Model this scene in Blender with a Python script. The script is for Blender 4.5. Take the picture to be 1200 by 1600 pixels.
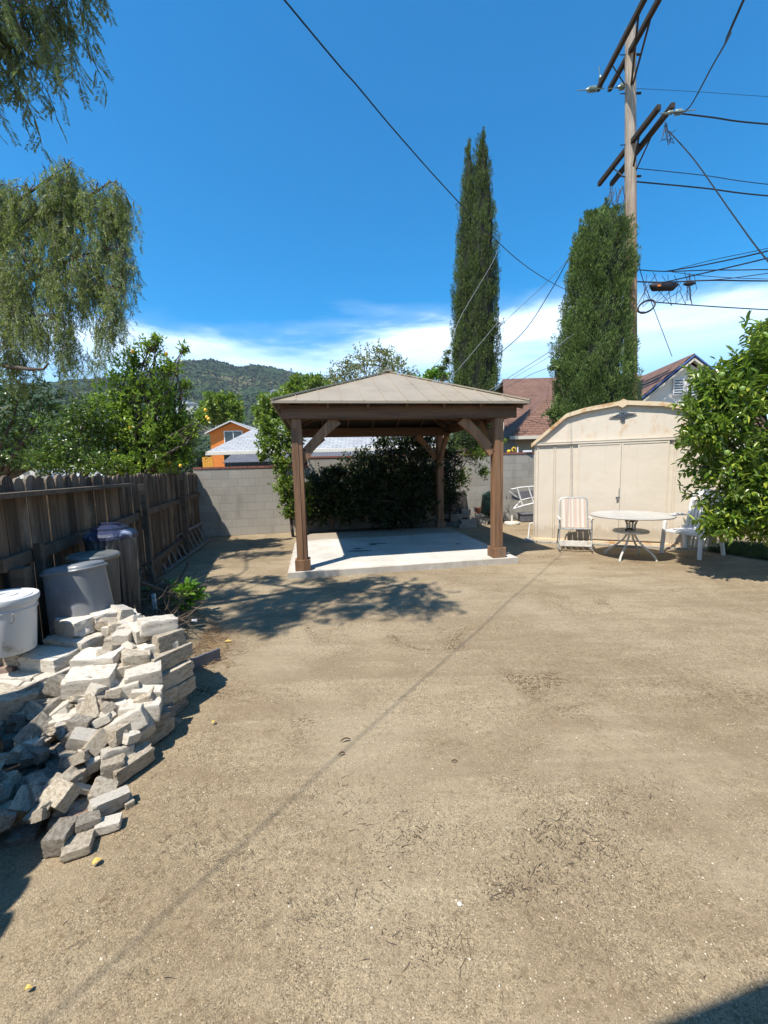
import bpy, bmesh, math, random
import numpy as np
from mathutils import Vector, Matrix, Euler, noise
R = math.radians
for o in list(bpy.data.objects): bpy.data.objects.remove(o)
S = bpy.context.scene
COL = S.collection

# ------------------------------------------------------------ camera, world, sun, exposure
F_PX, PITCH, ROLL, EYE = 630.0, R(6.25), R(1.5), 1.6
cd = bpy.data.cameras.new('camera'); cam = bpy.data.objects.new('camera', cd); COL.objects.link(cam)
cd.sensor_fit = 'VERTICAL'; cd.sensor_height = 36.0; cd.sensor_width = 27.0
cd.lens = F_PX / 1600 * 36.0; cd.clip_start = 0.05; cd.clip_end = 12000
cam.matrix_world = Matrix.Translation((0, 0, EYE)) @ Matrix.Rotation(math.pi/2 - PITCH, 4, 'X') @ Matrix.Rotation(-ROLL, 4, 'Z')
S.camera = cam
S.render.resolution_x = 768; S.render.resolution_y = 1024

SUNV = Vector((-.345, -.43, 1.0)).normalized()        # towards the sun
EL = math.asin(SUNV.z); AZ = math.atan2(SUNV.x, SUNV.y)
w = bpy.data.worlds.new('World'); S.world = w; w.use_nodes = True
nt = w.node_tree; nt.nodes.clear()
def N(nt, t, **k):
    n = nt.nodes.new(t)
    for a, b in k.items(): setattr(n, a, b)
    return n
wo = N(nt, 'ShaderNodeOutputWorld'); bg = N(nt, 'ShaderNodeBackground'); bg.inputs[1].default_value = 0.137
sky = N(nt, 'ShaderNodeTexSky', sky_type='NISHITA', sun_disc=False)
sky.sun_elevation = EL; sky.sun_rotation = AZ; sky.air_density = 1.0; sky.dust_density = 0.25; sky.ozone_density = 2.2
hs = N(nt, 'ShaderNodeHueSaturation'); hs.inputs['Saturation'].default_value = 1.62; hs.inputs['Value'].default_value = 1.0
hs.inputs['Hue'].default_value = 0.494
nt.links.new(sky.outputs[0], hs.inputs['Color'])
# thin cloud bank low over the hills
tc = N(nt, 'ShaderNodeTexCoord'); sx = N(nt, 'ShaderNodeSeparateXYZ'); nt.links.new(tc.outputs['Generated'], sx.inputs[0])
mp = N(nt, 'ShaderNodeMapping'); mp.inputs['Scale'].default_value = (1.5, 1.5, 6.0); mp.inputs['Location'].default_value = (0.35, 0.1, 0.2)
nt.links.new(tc.outputs['Generated'], mp.inputs[0])
cn = N(nt, 'ShaderNodeTexNoise'); cn.inputs['Scale'].default_value = 1.6; cn.inputs['Detail'].default_value = 7; cn.inputs['Roughness'].default_value = .52
cn.inputs['Distortion'].default_value = .35
nt.links.new(mp.outputs[0], cn.inputs['Vector'])
def math_n(nt, op, a, b=None, c=None, clamp=False):
    m = N(nt, 'ShaderNodeMath', operation=op); m.use_clamp = clamp
    for i, v in enumerate((a, b, c)):
        if v is None: continue
        if isinstance(v, (int, float)): m.inputs[i].default_value = v
        else: nt.links.new(v, m.inputs[i])
    return m.outputs[0]
def ramp_n(nt, fac, stops, interp='LINEAR'):
    r = N(nt, 'ShaderNodeValToRGB'); r.color_ramp.interpolation = interp
    e = r.color_ramp.elements
    while len(e) < len(stops): e.new(.5)
    for i, (p, c) in enumerate(stops):
        e[i].position = p; e[i].color = (c[0], c[1], c[2], 1) if not isinstance(c, (int, float)) else (c, c, c, 1)
    nt.links.new(fac, r.inputs[0]); return r.outputs[0]
# band: strongest between 12 and 19 degrees of elevation, edge lifted and dropped by the noise
lift = math_n(nt, 'MULTIPLY_ADD', cn.outputs[0], 0.30, -0.15)
zz = math_n(nt, 'SUBTRACT', sx.outputs[2], lift)
lo = ramp_n(nt, zz, [(0.0, .30), (.17, .22), (.24, .85), (.28, .85), (.32, .15), (.365, 0)])
body = ramp_n(nt, cn.outputs[0], [(.34, .25), (.50, .8), (.68, 1)])
cm = math_n(nt, 'MULTIPLY', lo, body); cm = math_n(nt, 'MULTIPLY', cm, .86, clamp=True)
mx = N(nt, 'ShaderNodeMixRGB'); mx.inputs[2].default_value = (7.8, 8.9, 10.0, 1)
nt.links.new(cm, mx.inputs[0]); nt.links.new(hs.outputs[0], mx.inputs[1])
nt.links.new(mx.outputs[0], bg.inputs[0]); nt.links.new(bg.outputs[0], wo.inputs[0])

sd = bpy.data.lights.new('sun', 'SUN'); sd.energy = 5.0; sd.angle = R(0.55); sd.color = (1.0, .945, .86)
sun = bpy.data.objects.new('sun', sd); COL.objects.link(sun)
sun.rotation_euler = (-SUNV).to_track_quat('-Z', 'Y').to_euler(); sun.location = (0, 0, 30)
S.view_settings.view_transform = 'Standard'; S.view_settings.look = 'None'; S.view_settings.exposure = 0.70; S.view_settings.gamma = 1.0

# ------------------------------------------------------------ measuring: photo pixel (1200x1600) to a point in the yard
_r = cam.matrix_world.to_3x3()
def ray(px, py): return _r @ Vector(((px-600)/F_PX, -(py-800)/F_PX, -1.0))
def G(px, py, z=0.0):
    d = ray(px, py); t = (z-EYE)/d.z; return Vector((0, 0, EYE)) + d*t
def Yp(px, py, y):
    d = ray(px, py); return Vector((0, 0, EYE)) + d*(y/d.y)

# ------------------------------------------------------------ object helpers
def tag(o, label=None, cat=None, group=None, kind=None):
    if label: o['label'] = label
    if cat: o['category'] = cat
    if group: o['group'] = group
    if kind: o['kind'] = kind
    return o
def thing(name, label, cat, loc=(0, 0, 0), rz=0.0, group=None):
    o = bpy.data.objects.new(name, None); COL.objects.link(o); o.empty_display_size = .2
    o.location = loc; o.rotation_euler = (0, 0, rz); return tag(o, label, cat, group)
class MB:
    def __init__(s): s.v = []; s.f = []; s.smooth = False
    def add(s, vs, fs):
        b = len(s.v); s.v.extend([tuple(v) for v in vs]); s.f.extend([tuple(i+b for i in f) for f in fs]); return s
    def box(s, c, d, rot=None, bev=0.0):
        x, y, z = d[0]/2, d[1]/2, d[2]/2
        if bev <= 0:
            vs = [Vector((a*x, b*y, e*z)) for e in (-1, 1) for b in (-1, 1) for a in (-1, 1)]
            fs = [(0, 2, 3, 1), (4, 5, 7, 6), (0, 1, 5, 4), (2, 6, 7, 3), (0, 4, 6, 2), (1, 3, 7, 5)]
        else:
            bm = bmesh.new(); bmesh.ops.create_cube(bm, size=1.0)
            for v in bm.verts: v.co = Vector((v.co.x*2*x, v.co.y*2*y, v.co.z*2*z))
            bmesh.ops.bevel(bm, geom=list(bm.edges), offset=bev, segments=2, affect='EDGES', profile=.6)
            bm.verts.index_update(); vs = [v.co.copy() for v in bm.verts]; fs = [[q.index for q in f.verts] for f in bm.faces]; bm.free()
        if rot is not None:
            m = rot if isinstance(rot, Matrix) else Euler(rot).to_matrix()
            vs = [m @ v for v in vs]
        c = Vector(c); return s.add([v+c for v in vs], fs)
    def bar(s, a, b, w, h, up=(0, 0, 1), bev=0):
        a, b = Vector(a), Vector(b); d = (b-a); L = d.length; d.normalize(); up = Vector(up)
        sd = d.cross(up)
        if sd.length < 1e-4: sd = d.cross(Vector((1, 0, 0)))
        sd.normalize(); u2 = sd.cross(d)
        m = Matrix((d, sd, u2)).transposed()
        return s.box((a+b)/2, (L, w, h), m, bev)
    def tube(s, pts, rad, n=8, cap=True):
        pts = [Vector(p) for p in pts]; m = len(pts)
        if not hasattr(rad, '__len__'): rad = [rad]*m
        rings = []; prev = None
        for i, p in enumerate(pts):
            t = (pts[min(i+1, m-1)]-pts[max(i-1, 0)])
            if t.length < 1e-9: t = Vector((0, 0, 1))
            t.normalize()
            if prev is None:
                a = Vector((0, 0, 1)) if abs(t.z) < .9 else Vector((1, 0, 0)); u = t.cross(a).normalized()
            else:
                u = prev - t*prev.dot(t)
                u = u.normalized() if u.length > 1e-6 else t.orthogonal().normalized()
            prev = u; vv = t.cross(u)
            rings.append([p + (u*math.cos(2*math.pi*k/n)+vv*math.sin(2*math.pi*k/n))*rad[i] for k in range(n)])
        vs = [q for r in rings for q in r]; fs = []
        for i in range(m-1):
            for k in range(n):
                a, b = i*n+k, i*n+(k+1) % n; fs.append((a, b, b+n, a+n))
        if cap: fs.append(tuple(range(n-1, -1, -1))); fs.append(tuple((m-1)*n+k for k in range(n)))
        return s.add(vs, fs)
    def lathe(s, prof, c=(0, 0, 0), n=32, rot=None, close=True):
        vs = []; fs = []; c = Vector(c)
        for r, z in prof:
            for k in range(n): vs.append(Vector((r*math.cos(2*math.pi*k/n), r*math.sin(2*math.pi*k/n), z)))
        for i in range(len(prof)-1):
            for k in range(n):
                a, b = i*n+k, i*n+(k+1) % n; fs.append((a, b, b+n, a+n))
        if close:
            if prof[0][0] > 1e-4: fs.append(tuple(range(n-1, -1, -1)))
            if prof[-1][0] > 1e-4: fs.append(tuple((len(prof)-1)*n+k for k in range(n)))
        if rot is not None:
            m = Euler(rot).to_matrix(); vs = [m @ v for v in vs]
        return s.add([v+c for v in vs], fs)
    def prism(s, poly, y0, y1, M=None):      # polygon in XZ, extruded along Y
        n = len(poly); vs = [Vector((x, y0, z)) for x, z in poly]+[Vector((x, y1, z)) for x, z in poly]
        fs = [tuple(range(n)), tuple(range(2*n-1, n-1, -1))]+[(i, i+n, (i+1) % n+n, (i+1) % n) for i in range(n)]
        if M is not None: vs = [M @ v for v in vs]
        return s.add(vs, fs)
    def build(s, name, mat, parent=None, smooth=False, loc=None, rz=None, autosmooth=None):
        me = bpy.data.meshes.new(name); me.from_pydata(s.v, [], s.f); me.update()
        bm = bmesh.new(); bm.from_mesh(me); bmesh.ops.recalc_face_normals(bm, faces=bm.faces); bm.to_mesh(me); bm.free()
        if smooth: me.polygons.foreach_set('use_smooth', [True]*len(me.polygons))
        o = bpy.data.objects.new(name, me); COL.objects.link(o); me.materials.append(mat)
        if smooth:
            sharp(me, R(38 if autosmooth is None else autosmooth))
        if parent: o.parent = parent
        if loc is not None: o.location = loc
        if rz is not None: o.rotation_euler = (0, 0, rz)
        return o
def sharp(me, ang):
    bm = bmesh.new(); bm.from_mesh(me)
    for e in bm.edges:
        if len(e.link_faces) == 2 and e.calc_face_angle(0) > ang: e.smooth = False
    bm.to_mesh(me); bm.free()
def raw(name, verts, faces, mat, parent=None, smooth=False):
    """numpy verts (n,3) and equal-sized faces (m,k)"""
    verts = np.asarray(verts, dtype=np.float32); faces = np.asarray(faces, dtype=np.int32)
    me = bpy.data.meshes.new(name); k = faces.shape[1]
    me.vertices.add(len(verts)); me.vertices.foreach_set('co', verts.ravel())
    me.loops.add(faces.size); me.loops.foreach_set('vertex_index', faces.ravel())
    me.polygons.add(len(faces)); me.polygons.foreach_set('loop_start', np.arange(0, faces.size, k, dtype=np.int32))
    me.polygons.foreach_set('use_smooth', np.full(len(faces), smooth))
    me.update(calc_edges=True); me.validate()
    me.materials.append(mat); o = bpy.data.objects.new(name, me); COL.objects.link(o)
    if parent: o.parent = parent
    return o
def copy_tree(o, parent=None):
    c = o.copy(); COL.objects.link(c); c.parent = parent
    for ch in [x for x in bpy.data.objects if x.parent == o]: copy_tree(ch, c)
    return c

# ------------------------------------------------------------ materials
def newmat(name):
    m = bpy.data.materials.new(name); m.use_nodes = True; n = m.node_tree
    return m, n, n.nodes['Principled BSDF']
def noise_n(n, vec, scale, detail=5, rough=.55, dist=0.0):
    t = N(n, 'ShaderNodeTexNoise'); t.inputs['Scale'].default_value = scale; t.inputs['Detail'].default_value = detail
    t.inputs['Roughness'].default_value = rough; t.inputs['Distortion'].default_value = dist
    n.links.new(vec, t.inputs['Vector']); return t.outputs[0]
def vec_n(n, scale=(1, 1, 1), coord='Object', loc=(0, 0, 0), rot=(0, 0, 0)):
    t = N(n, 'ShaderNodeTexCoord'); m = N(n, 'ShaderNodeMapping'); m.inputs['Scale'].default_value = scale
    m.inputs['Location'].default_value = loc; m.inputs['Rotation'].default_value = rot
    n.links.new(t.outputs[coord], m.inputs[0]); return m.outputs[0]
def mix_n(n, fac, a, b, blend='MIX'):
    m = N(n, 'ShaderNodeMixRGB', blend_type=blend)
    for i, v in enumerate((fac, a, b)):
        if isinstance(v, (int, float)): m.inputs[i].default_value = v
        elif isinstance(v, (tuple, list)): m.inputs[i].default_value = (*v[:3], 1)
        else: n.links.new(v, m.inputs[i])
    return m.outputs[0]
def bump_n(n, h, b, strength=.3, dist=.01, prev=None):
    t = N(n, 'ShaderNodeBump'); t.inputs['Strength'].default_value = strength; t.inputs['Distance'].default_value = dist
    n.links.new(h, t.inputs['Height'])
    if prev: n.links.new(prev, t.inputs['Normal'])
    if b: n.links.new(t.outputs[0], b.inputs['Normal'])
    return t.outputs[0]
def island(n):
    g = N(n, 'ShaderNodeNewGeometry'); return g.outputs['Random Per Island']
def mat_simple(name, c1, c2=None, scale=6, rough=.7, metal=0.0, bump=.0, bscale=60, stretch=(1, 1, 1), dirt=None, dscale=3, dlo=.55, dhi=.7, spec=.4, isl=0.0, bdist=.004):
    m, n, b = newmat(name); v = vec_n(n, stretch)
    c2 = c2 or tuple(x*.8 for x in c1)
    f = noise_n(n, v, scale); f = ramp_n(n, f, [(.32, 0), (.68, 1)])
    col = mix_n(n, f, c1, c2)
    if dirt:
        d = noise_n(n, vec_n(n, stretch, loc=(3, 7, 1)), dscale, 8, .65); d = ramp_n(n, d, [(dlo, 0), (dhi, 1)]); col = mix_n(n, d, col, dirt)
    if isl:
        r = island(n); r = math_n(n, 'MULTIPLY_ADD', r, isl, 1-isl/2); col = mix_n(n, 1.0, col, r, 'MULTIPLY')
    n.links.new(col, b.inputs['Base Color']); b.inputs['Roughness'].default_value = rough; b.inputs['Metallic'].default_value = metal
    b.inputs['Specular IOR Level'].default_value = spec
    if bump: bump_n(n, noise_n(n, v, bscale, 6, .6), b, bump, bdist)
    return m
def mat_wood(name, c1, c2, axis='Z', isl=.4, rough=.75, dirt=None, dlo=.5, dhi=.7, bump=.35, spec=.3):
    m, n, b = newmat(name); st = {'Z': (1, 1, .06), 'X': (.06, 1, 1), 'Y': (1, .06, 1)}[axis]
    v0 = vec_n(n, st); r = island(n)
    # shift the grain for every board
    a = N(n, 'ShaderNodeVectorMath', operation='ADD'); cx = N(n, 'ShaderNodeCombineXYZ')
    n.links.new(math_n(n, 'MULTIPLY', r, 37.0), cx.inputs[0]); n.links.new(math_n(n, 'MULTIPLY', r, 11.0), cx.inputs[1])
    n.links.new(v0, a.inputs[0]); n.links.new(cx.outputs[0], a.inputs[1]); v = a.outputs[0]
    g = noise_n(n, v, 38, 6, .65, .4); g2 = noise_n(n, v, 9, 3, .5, .8)
    gg = ramp_n(n, mix_n(n, .5, g, g2), [(.36, 0), (.64, 1)])
    col = mix_n(n, gg, c1, c2)
    col = mix_n(n, 1.0, col, math_n(n, 'MULTIPLY_ADD', r, isl, 1-isl/2), 'MULTIPLY')
    if dirt:
        d = noise_n(n, vec_n(n, (1, 1, .35), loc=(4, 2, 9)), 4, 8, .7); d = ramp_n(n, d, [(dlo, 0), (dhi, 1)]); col = mix_n(n, d, col, dirt)
    n.links.new(col, b.inputs['Base Color']); b.inputs['Roughness'].default_value = rough; b.inputs['Specular IOR Level'].default_value = spec
    bump_n(n, g, b, bump, .006); return m
def mat_leaf(name, c1, c2, c3=None, rough=.45, trans=.25, spec=.4, back=None, var=.5):
    m, n, b = newmat(name); r = island(n)
    stops = [(0, c1), (.6, c2)] + ([(1, c3)] if c3 else [])
    if c3: stops = [(0, c1), (.62, c2), (1, c3)]
    else: stops = [(0, c1), (1, c2)]
    col = ramp_n(n, r, stops)
    pn = noise_n(n, vec_n(n), 1.3, 3, .5); col = mix_n(n, 1.0, col, ramp_n(n, pn, [(.3, 1-var*.5), (.7, 1+var*.3)]), 'MULTIPLY')
    if back:
        g = N(n, 'ShaderNodeNewGeometry'); col = mix_n(n, g.outputs['Backfacing'], col, back)
    n.links.new(col, b.inputs['Base Color']); b.inputs['Roughness'].default_value = rough; b.inputs['Specular IOR Level'].default_value = spec
    t = N(n, 'ShaderNodeBsdfTranslucent'); n.links.new(mix_n(n, 1.0, col, (1.0, 1.15, .45), 'MULTIPLY'), t.inputs[0])
    ms = N(n, 'ShaderNodeMixShader'); ms.inputs[0].default_value = trans
    n.links.new(b.outputs[0], ms.inputs[1]); n.links.new(t.outputs[0], ms.inputs[2]); n.links.new(ms.outputs[0], n.nodes['Material Output'].inputs[0])
    return m

def ground_mat():
    m, n, b = newmat('decomposed_granite'); v = vec_n(n)
    big = noise_n(n, v, .55, 4, .55, .6); med = noise_n(n, v, 2.6, 5, .6, .3); fine = noise_n(n, v, 26, 5, .7)
    base = mix_n(n, ramp_n(n, big, [(.35, 0), (.65, 1)]), (.245, .197, .140), (.335, .280, .208))
    base = mix_n(n, math_n(n, 'MULTIPLY', ramp_n(n, med, [(.5, 0), (.7, 1)]), .55), base, (.195, .150, .104))
    # swept, drag-marked dust
    dm = noise_n(n, vec_n(n, (.5, 3.2, 1), rot=(0, 0, R(28))), 2.2, 6, .6, .5)
    base = mix_n(n, math_n(n, 'MULTIPLY', ramp_n(n, dm, [(.52, 0), (.72, 1)]), .5), base, (.385, .33, .25))
    # grit
    vo = N(n, 'ShaderNodeTexVoronoi'); vo.inputs['Scale'].default_value = 250; n.links.new(v, vo.inputs['Vector'])
    bw = N(n, 'ShaderNodeRGBToBW'); n.links.new(vo.outputs['Color'], bw.inputs[0])
    grit = ramp_n(n, bw.outputs[0], [(.14, .30), (.32, .74), (.6, 1.02), (.84, 1.32), (.94, 1.75)])
    gm = ramp_n(n, noise_n(n, v, 1.7, 5, .65, .8), [(.35, .35), (.65, 1.0)])
    base = mix_n(n, gm, base, mix_n(n, 1.0, base, grit, 'MULTIPLY'))
    vo2 = N(n, 'ShaderNodeTexVoronoi'); vo2.inputs['Scale'].default_value = 62; n.links.new(v, vo2.inputs['Vector'])
    bw2 = N(n, 'ShaderNodeRGBToBW'); n.links.new(vo2.outputs['Color'], bw2.inputs[0])
    base = mix_n(n, math_n(n, 'MULTIPLY', ramp_n(n, bw2.outputs[0], [(.78, 0), (.84, 1)]), .35), base, (.12, .085, .05))
    # litter patches of brown leaf crumbs
    lp = math_n(n, 'MULTIPLY', ramp_n(n, noise_n(n, vec_n(n, loc=(5.2, 1.7, 0)), 1.25, 6, .62, 1.0), [(.58, 0), (.68, 1)]), ramp_n(n, noise_n(n, v, 48, 3, .7), [(.50, 0), (.56, 1)]))
    base = mix_n(n, math_n(n, 'MULTIPLY', lp, .95), base, (.070, .040, .02))
    base = mix_n(n, 1.0, base, ramp_n(n, fine, [(.3, .82), (.7, 1.15)]), 'MULTIPLY')
    tr = noise_n(n, vec_n(n, (.35, 2.6, 1), loc=(2, 5, 0), rot=(0, 0, R(-38))), 1.1, 5, .55, 1.2)      # dragged and trodden streaks
    base = mix_n(n, math_n(n, 'MULTIPLY', ramp_n(n, tr, [(.49, 0), (.64, 1)]), .60), base, (.205, .160, .115))
    sm = noise_n(n, vec_n(n, loc=(9, 4, 0)), .9, 4, .6, .7)
    base = mix_n(n, math_n(n, 'MULTIPLY', ramp_n(n, sm, [(.50, 0), (.68, 1)]), .38), base, (.35, .30, .235))
    base = mix_n(n, 1.0, base, (.99, .94, .81), 'MULTIPLY')
    n.links.new(base, b.inputs['Base Color']); b.inputs['Roughness'].default_value = .95; b.inputs['Specular IOR Level'].default_value = .15
    fn2 = noise_n(n, v, 130, 4, .75)
    h = math_n(n, 'ADD', math_n(n, 'MULTIPLY', vo.outputs['Distance'], -.5), math_n(n, 'ADD', math_n(n, 'MULTIPLY', fine, 1.6), math_n(n, 'MULTIPLY', fn2, 1.3)))
    p = bump_n(n, h, None, .6, .006); bump_n(n, noise_n(n, v, 7, 5, .6), b, .35, .03, p)
    return m
def hill_mat():
    m, n, b = newmat('chaparral_hillside'); v = vec_n(n)
    vo = N(n, 'ShaderNodeTexVoronoi'); vo.inputs['Scale'].default_value = .14; n.links.new(v, vo.inputs['Vector'])
    big = noise_n(n, v, .006, 6, .6, .6); f = noise_n(n, v, .09, 6, .7)
    dk = mix_n(n, ramp_n(n, vo.outputs['Distance'], [(.1, 0), (.75, 1)]), (.045, .072, .028), (.018, .032, .014))
    tan = mix_n(n, f, (.13, .11, .055), (.21, .165, .095))
    fac = ramp_n(n, math_n(n, 'ADD', math_n(n, 'MULTIPLY', big, .55), math_n(n, 'MULTIPLY', f, .45)), [(.53, 0), (.62, .85)])
    n.links.new(mix_n(n, fac, dk, tan), b.inputs['Base Color']); b.inputs['Roughness'].default_value = 1; b.inputs['Specular IOR Level'].default_value = .05
    bump_n(n, vo.outputs['Distance'], b, .9, 3.0); return m

M = {}
M['ground'] = ground_mat(); M['hill'] = hill_mat()
M['concrete'] = None
def slab_mat():
    m, n, b = newmat('patio_concrete'); v = vec_n(n)
    f = noise_n(n, v, 1.6, 6, .6, .4); c = mix_n(n, ramp_n(n, f, [(.35, 0), (.65, 1)]), (.43, .405, .35), (.56, .535, .475))
    c = mix_n(n, math_n(n, 'MULTIPLY', ramp_n(n, noise_n(n, v, 14, 6, .7), [(.48, 0), (.66, 1)]), .5), c, (.38, .35, .30))
    # brown dirt film over the last metre, soft uneven edge
    s = N(n, 'ShaderNodeSeparateXYZ'); n.links.new(v, s.inputs[0])
    e = math_n(n, 'ADD', s.outputs[1], math_n(n, 'MULTIPLY_ADD', noise_n(n, v, 2.2, 4), .25, -.12))
    d = ramp_n(n, math_n(n, 'MULTIPLY', e, .25), [(.64, 0), (.655, .75), (.8, .85)])
    c = mix_n(n, d, c, mix_n(n, f, (.23, .18, .13), (.30, .245, .18)))
    ex = math_n(n, 'MINIMUM', s.outputs[0], math_n(n, 'SUBTRACT', 3.66, s.outputs[0])); ey = math_n(n, 'ADD', s.outputs[1], .09)
    ed = math_n(n, 'ADD', math_n(n, 'MINIMUM', ex, ey), math_n(n, 'MULTIPLY_ADD', noise_n(n, v, 5, 6, .7), .30, -.15))
    c = mix_n(n, math_n(n, 'MULTIPLY', ramp_n(n, ed, [(0, 1), (.10, 0)]), .55), c, (.34, .28, .21))      # soil worked into the edges
    n.links.new(c, b.inputs['Base Color']); b.inputs['Roughness'].default_value = .85; b.inputs['Specular IOR Level'].default_value = .25
    bump_n(n, noise_n(n, v, 60, 6, .65), b, .3, .004); return m
M['concrete'] = slab_mat()
M['gz_wood'] = mat_wood('stained_cedar', (.30, .165, .085), (.125, .066, .036), 'Z', .3, .6, dirt=(.17, .13, .095), dlo=.54, dhi=.74)
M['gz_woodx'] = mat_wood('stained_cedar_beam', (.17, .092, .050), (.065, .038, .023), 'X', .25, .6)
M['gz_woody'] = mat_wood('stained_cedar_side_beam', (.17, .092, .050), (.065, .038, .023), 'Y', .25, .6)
M['gz_roof'] = mat_simple('tan_roof_panel', (.345, .285, .205), (.30, .245, .172), 3, .45, .10, .08, 30, dirt=(.22, .18, .13), dlo=.55, dhi=.8)
M['roof_shade'] = mat_simple('painted_roof_shade', (.045, .034, .026), (.03, .023, .018), 4, .8)  # near-black colour stands for the shade under the gazebo roof
M['bolt'] = mat_simple('black_bolt', (.02, .02, .02), rough=.5, metal=.6)
M['fence'] = mat_wood('weathered_fence', (.16, .112, .074), (.04, .029, .020), 'Z', 1.1, .85, dirt=(.25, .215, .17), dlo=.52, dhi=.72, bump=.8)
M['fence_rail'] = mat_wood('fence_rail_wood', (.13, .10, .072), (.06, .045, .033), 'Y', .3, .9)
M['picket'] = M['fence']
def wall_mat():
    m, n, b = newmat('cinder_block'); v = vec_n(n); s = N(n, 'ShaderNodeSeparateXYZ'); n.links.new(v, s.inputs[0])
    c = N(n, 'ShaderNodeCombineXYZ'); n.links.new(s.outputs[0], c.inputs[0]); n.links.new(s.outputs[2], c.inputs[1])
    br = N(n, 'ShaderNodeTexBrick'); br.inputs['Scale'].default_value = 1.0; br.inputs['Brick Width'].default_value = .406; br.inputs['Row Height'].default_value = .203
    br.inputs['Mortar Size'].default_value = .006; br.inputs['Mortar Smooth'].default_value = .35; br.inputs['Bias'].default_value = 0
    br.inputs['Color1'].default_value = (.36, .335, .29, 1); br.inputs['Color2'].default_value = (.31, .285, .245, 1); br.inputs['Mortar'].default_value = (.285, .262, .225, 1)
    n.links.new(c.outputs[0], br.inputs['Vector'])
    st = noise_n(n, vec_n(n, (1, 1, .22)), 3.2, 7, .65); col = mix_n(n, math_n(n, 'MULTIPLY', ramp_n(n, st, [(.52, 0), (.72, 1)]), .55), br.outputs[0], (.20, .18, .15))
    ef = noise_n(n, vec_n(n, loc=(3, 3, 3)), 2.0, 6, .6); col = mix_n(n, math_n(n, 'MULTIPLY', ramp_n(n, ef, [(.55, 0), (.7, 1)]), .4), col, (.45, .43, .385))
    n.links.new(col, b.inputs['Base Color']); b.inputs['Roughness'].default_value = .95; b.inputs['Specular IOR Level'].default_value = .1
    p = bump_n(n, noise_n(n, v, 90, 5, .7), None, .35, .004); bump_n(n, math_n(n, 'MULTIPLY', br.outputs['Fac'], -1.0), b, .6, .008, p); return m
M['wall'] = wall_mat()
M['cap'] = mat_simple('red_cap_brick', (.27, .105, .07), (.20, .08, .055), 12, .9, bump=.3)
def brick_mat(name, white, tan, cov):
    m, n, b = newmat(name); v = vec_n(n); oi = N(n, 'ShaderNodeObjectInfo')
    f = noise_n(n, v, 9, 6, .65, .5); a = N(n, 'ShaderNodeVectorMath', operation='ADD'); n.links.new(v, a.inputs[0])
    cx = N(n, 'ShaderNodeCombineXYZ'); n.links.new(math_n(n, 'MULTIPLY', oi.outputs['Random'], 31.), cx.inputs[0]); n.links.new(cx.outputs[0], a.inputs[1])
    f2 = noise_n(n, a.outputs[0], 7, 7, .7, .6)
    col = mix_n(n, ramp_n(n, f2, [(cov-.05, 0), (cov+.06, 1)]), white, tan)
    col = mix_n(n, math_n(n, 'MULTIPLY', ramp_n(n, noise_n(n, a.outputs[0], 30, 5, .7), [(.55, 0), (.7, 1)]), .45), col, (.17, .145, .11))
    col = mix_n(n, 1.0, col, math_n(n, 'MULTIPLY_ADD', oi.outputs['Random'], .25, .85), 'MULTIPLY')
    n.links.new(col, b.inputs['Base Color']); b.inputs['Roughness'].default_value = .92; b.inputs['Specular IOR Level'].default_value = .15
    bp = bump_n(n, noise_n(n, a.outputs[0], 9, 6, .7), None, .5, .03); bump_n(n, noise_n(n, a.outputs[0], 40, 7, .75), b, .6, .012, bp); return m
M['b_white'] = brick_mat('white_painted_brick', (.68, .625, .53), (.46, .385, .285), .58)
M['b_tan'] = brick_mat('chalky_tan_brick', (.54, .475, .37), (.36, .29, .21), .52)
M['b_grey'] = brick_mat('shade_grey_brick', (.36, .325, .27), (.22, .19, .15), .5)  # grey brick tone that also carries the shade of the lower left pile
M['b_pink'] = brick_mat('pinkish_brick', (.42, .30, .24), (.33, .22, .17), .55)
def shed_mat():
    m, n, b = newmat('cream_sheet_metal'); v = vec_n(n); s_ = N(n, 'ShaderNodeSeparateXYZ'); n.links.new(v, s_.inputs[0])
    c = mix_n(n, ramp_n(n, noise_n(n, v, 1.6), [(.32, 0), (.68, 1)]), (.63, .55, .44), (.60, .52, .41))
    ru = noise_n(n, vec_n(n, (1, 1, .8), loc=(1.3, 0, .6)), 3.2, 8, .7, .4); top = ramp_n(n, math_n(n, 'MULTIPLY', s_.outputs[2], .3), [(.61, 0), (.64, 1)])
    c = mix_n(n, math_n(n, 'MULTIPLY', math_n(n, 'MULTIPLY', ramp_n(n, ru, [(.53, 0), (.66, 1)]), top), .6), c, (.52, .30, .12))       # rust bleeding on the gable
    gr = math_n(n, 'ADD', s_.outputs[2], math_n(n, 'MULTIPLY', noise_n(n, vec_n(n, (1, 1, .4)), 7, 6, .7), -.55)); c = mix_n(n, math_n(n, 'MULTIPLY', ramp_n(n, gr, [(-.12, 1), (.10, 0)]), .55), c, (.40, .32, .22))  # splashed dirt at the foot
    st = noise_n(n, vec_n(n, (1, 1, .12), loc=(4, 4, 4)), 9, 6, .6); c = mix_n(n, math_n(n, 'MULTIPLY', ramp_n(n, st, [(.56, 0), (.72, 1)]), .22), c, (.50, .40, .28))
    n.links.new(c, b.inputs['Base Color']); b.inputs['Roughness'].default_value = .5; b.inputs['Specular IOR Level'].default_value = .3
    bump_n(n, noise_n(n, v, 2.6, 4, .5), b, .35, .04); return m
M['shed'] = shed_mat()
M['shed_rust'] = mat_simple('rusted_cream_trim', (.62, .50, .34), (.60, .46, .28), 6, .6, 0, .2, 40, dirt=(.42, .20, .06), dlo=.50, dhi=.62, dscale=4)
M['shed_dark'] = mat_simple('shed_interior', (.05, .045, .04))
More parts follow.
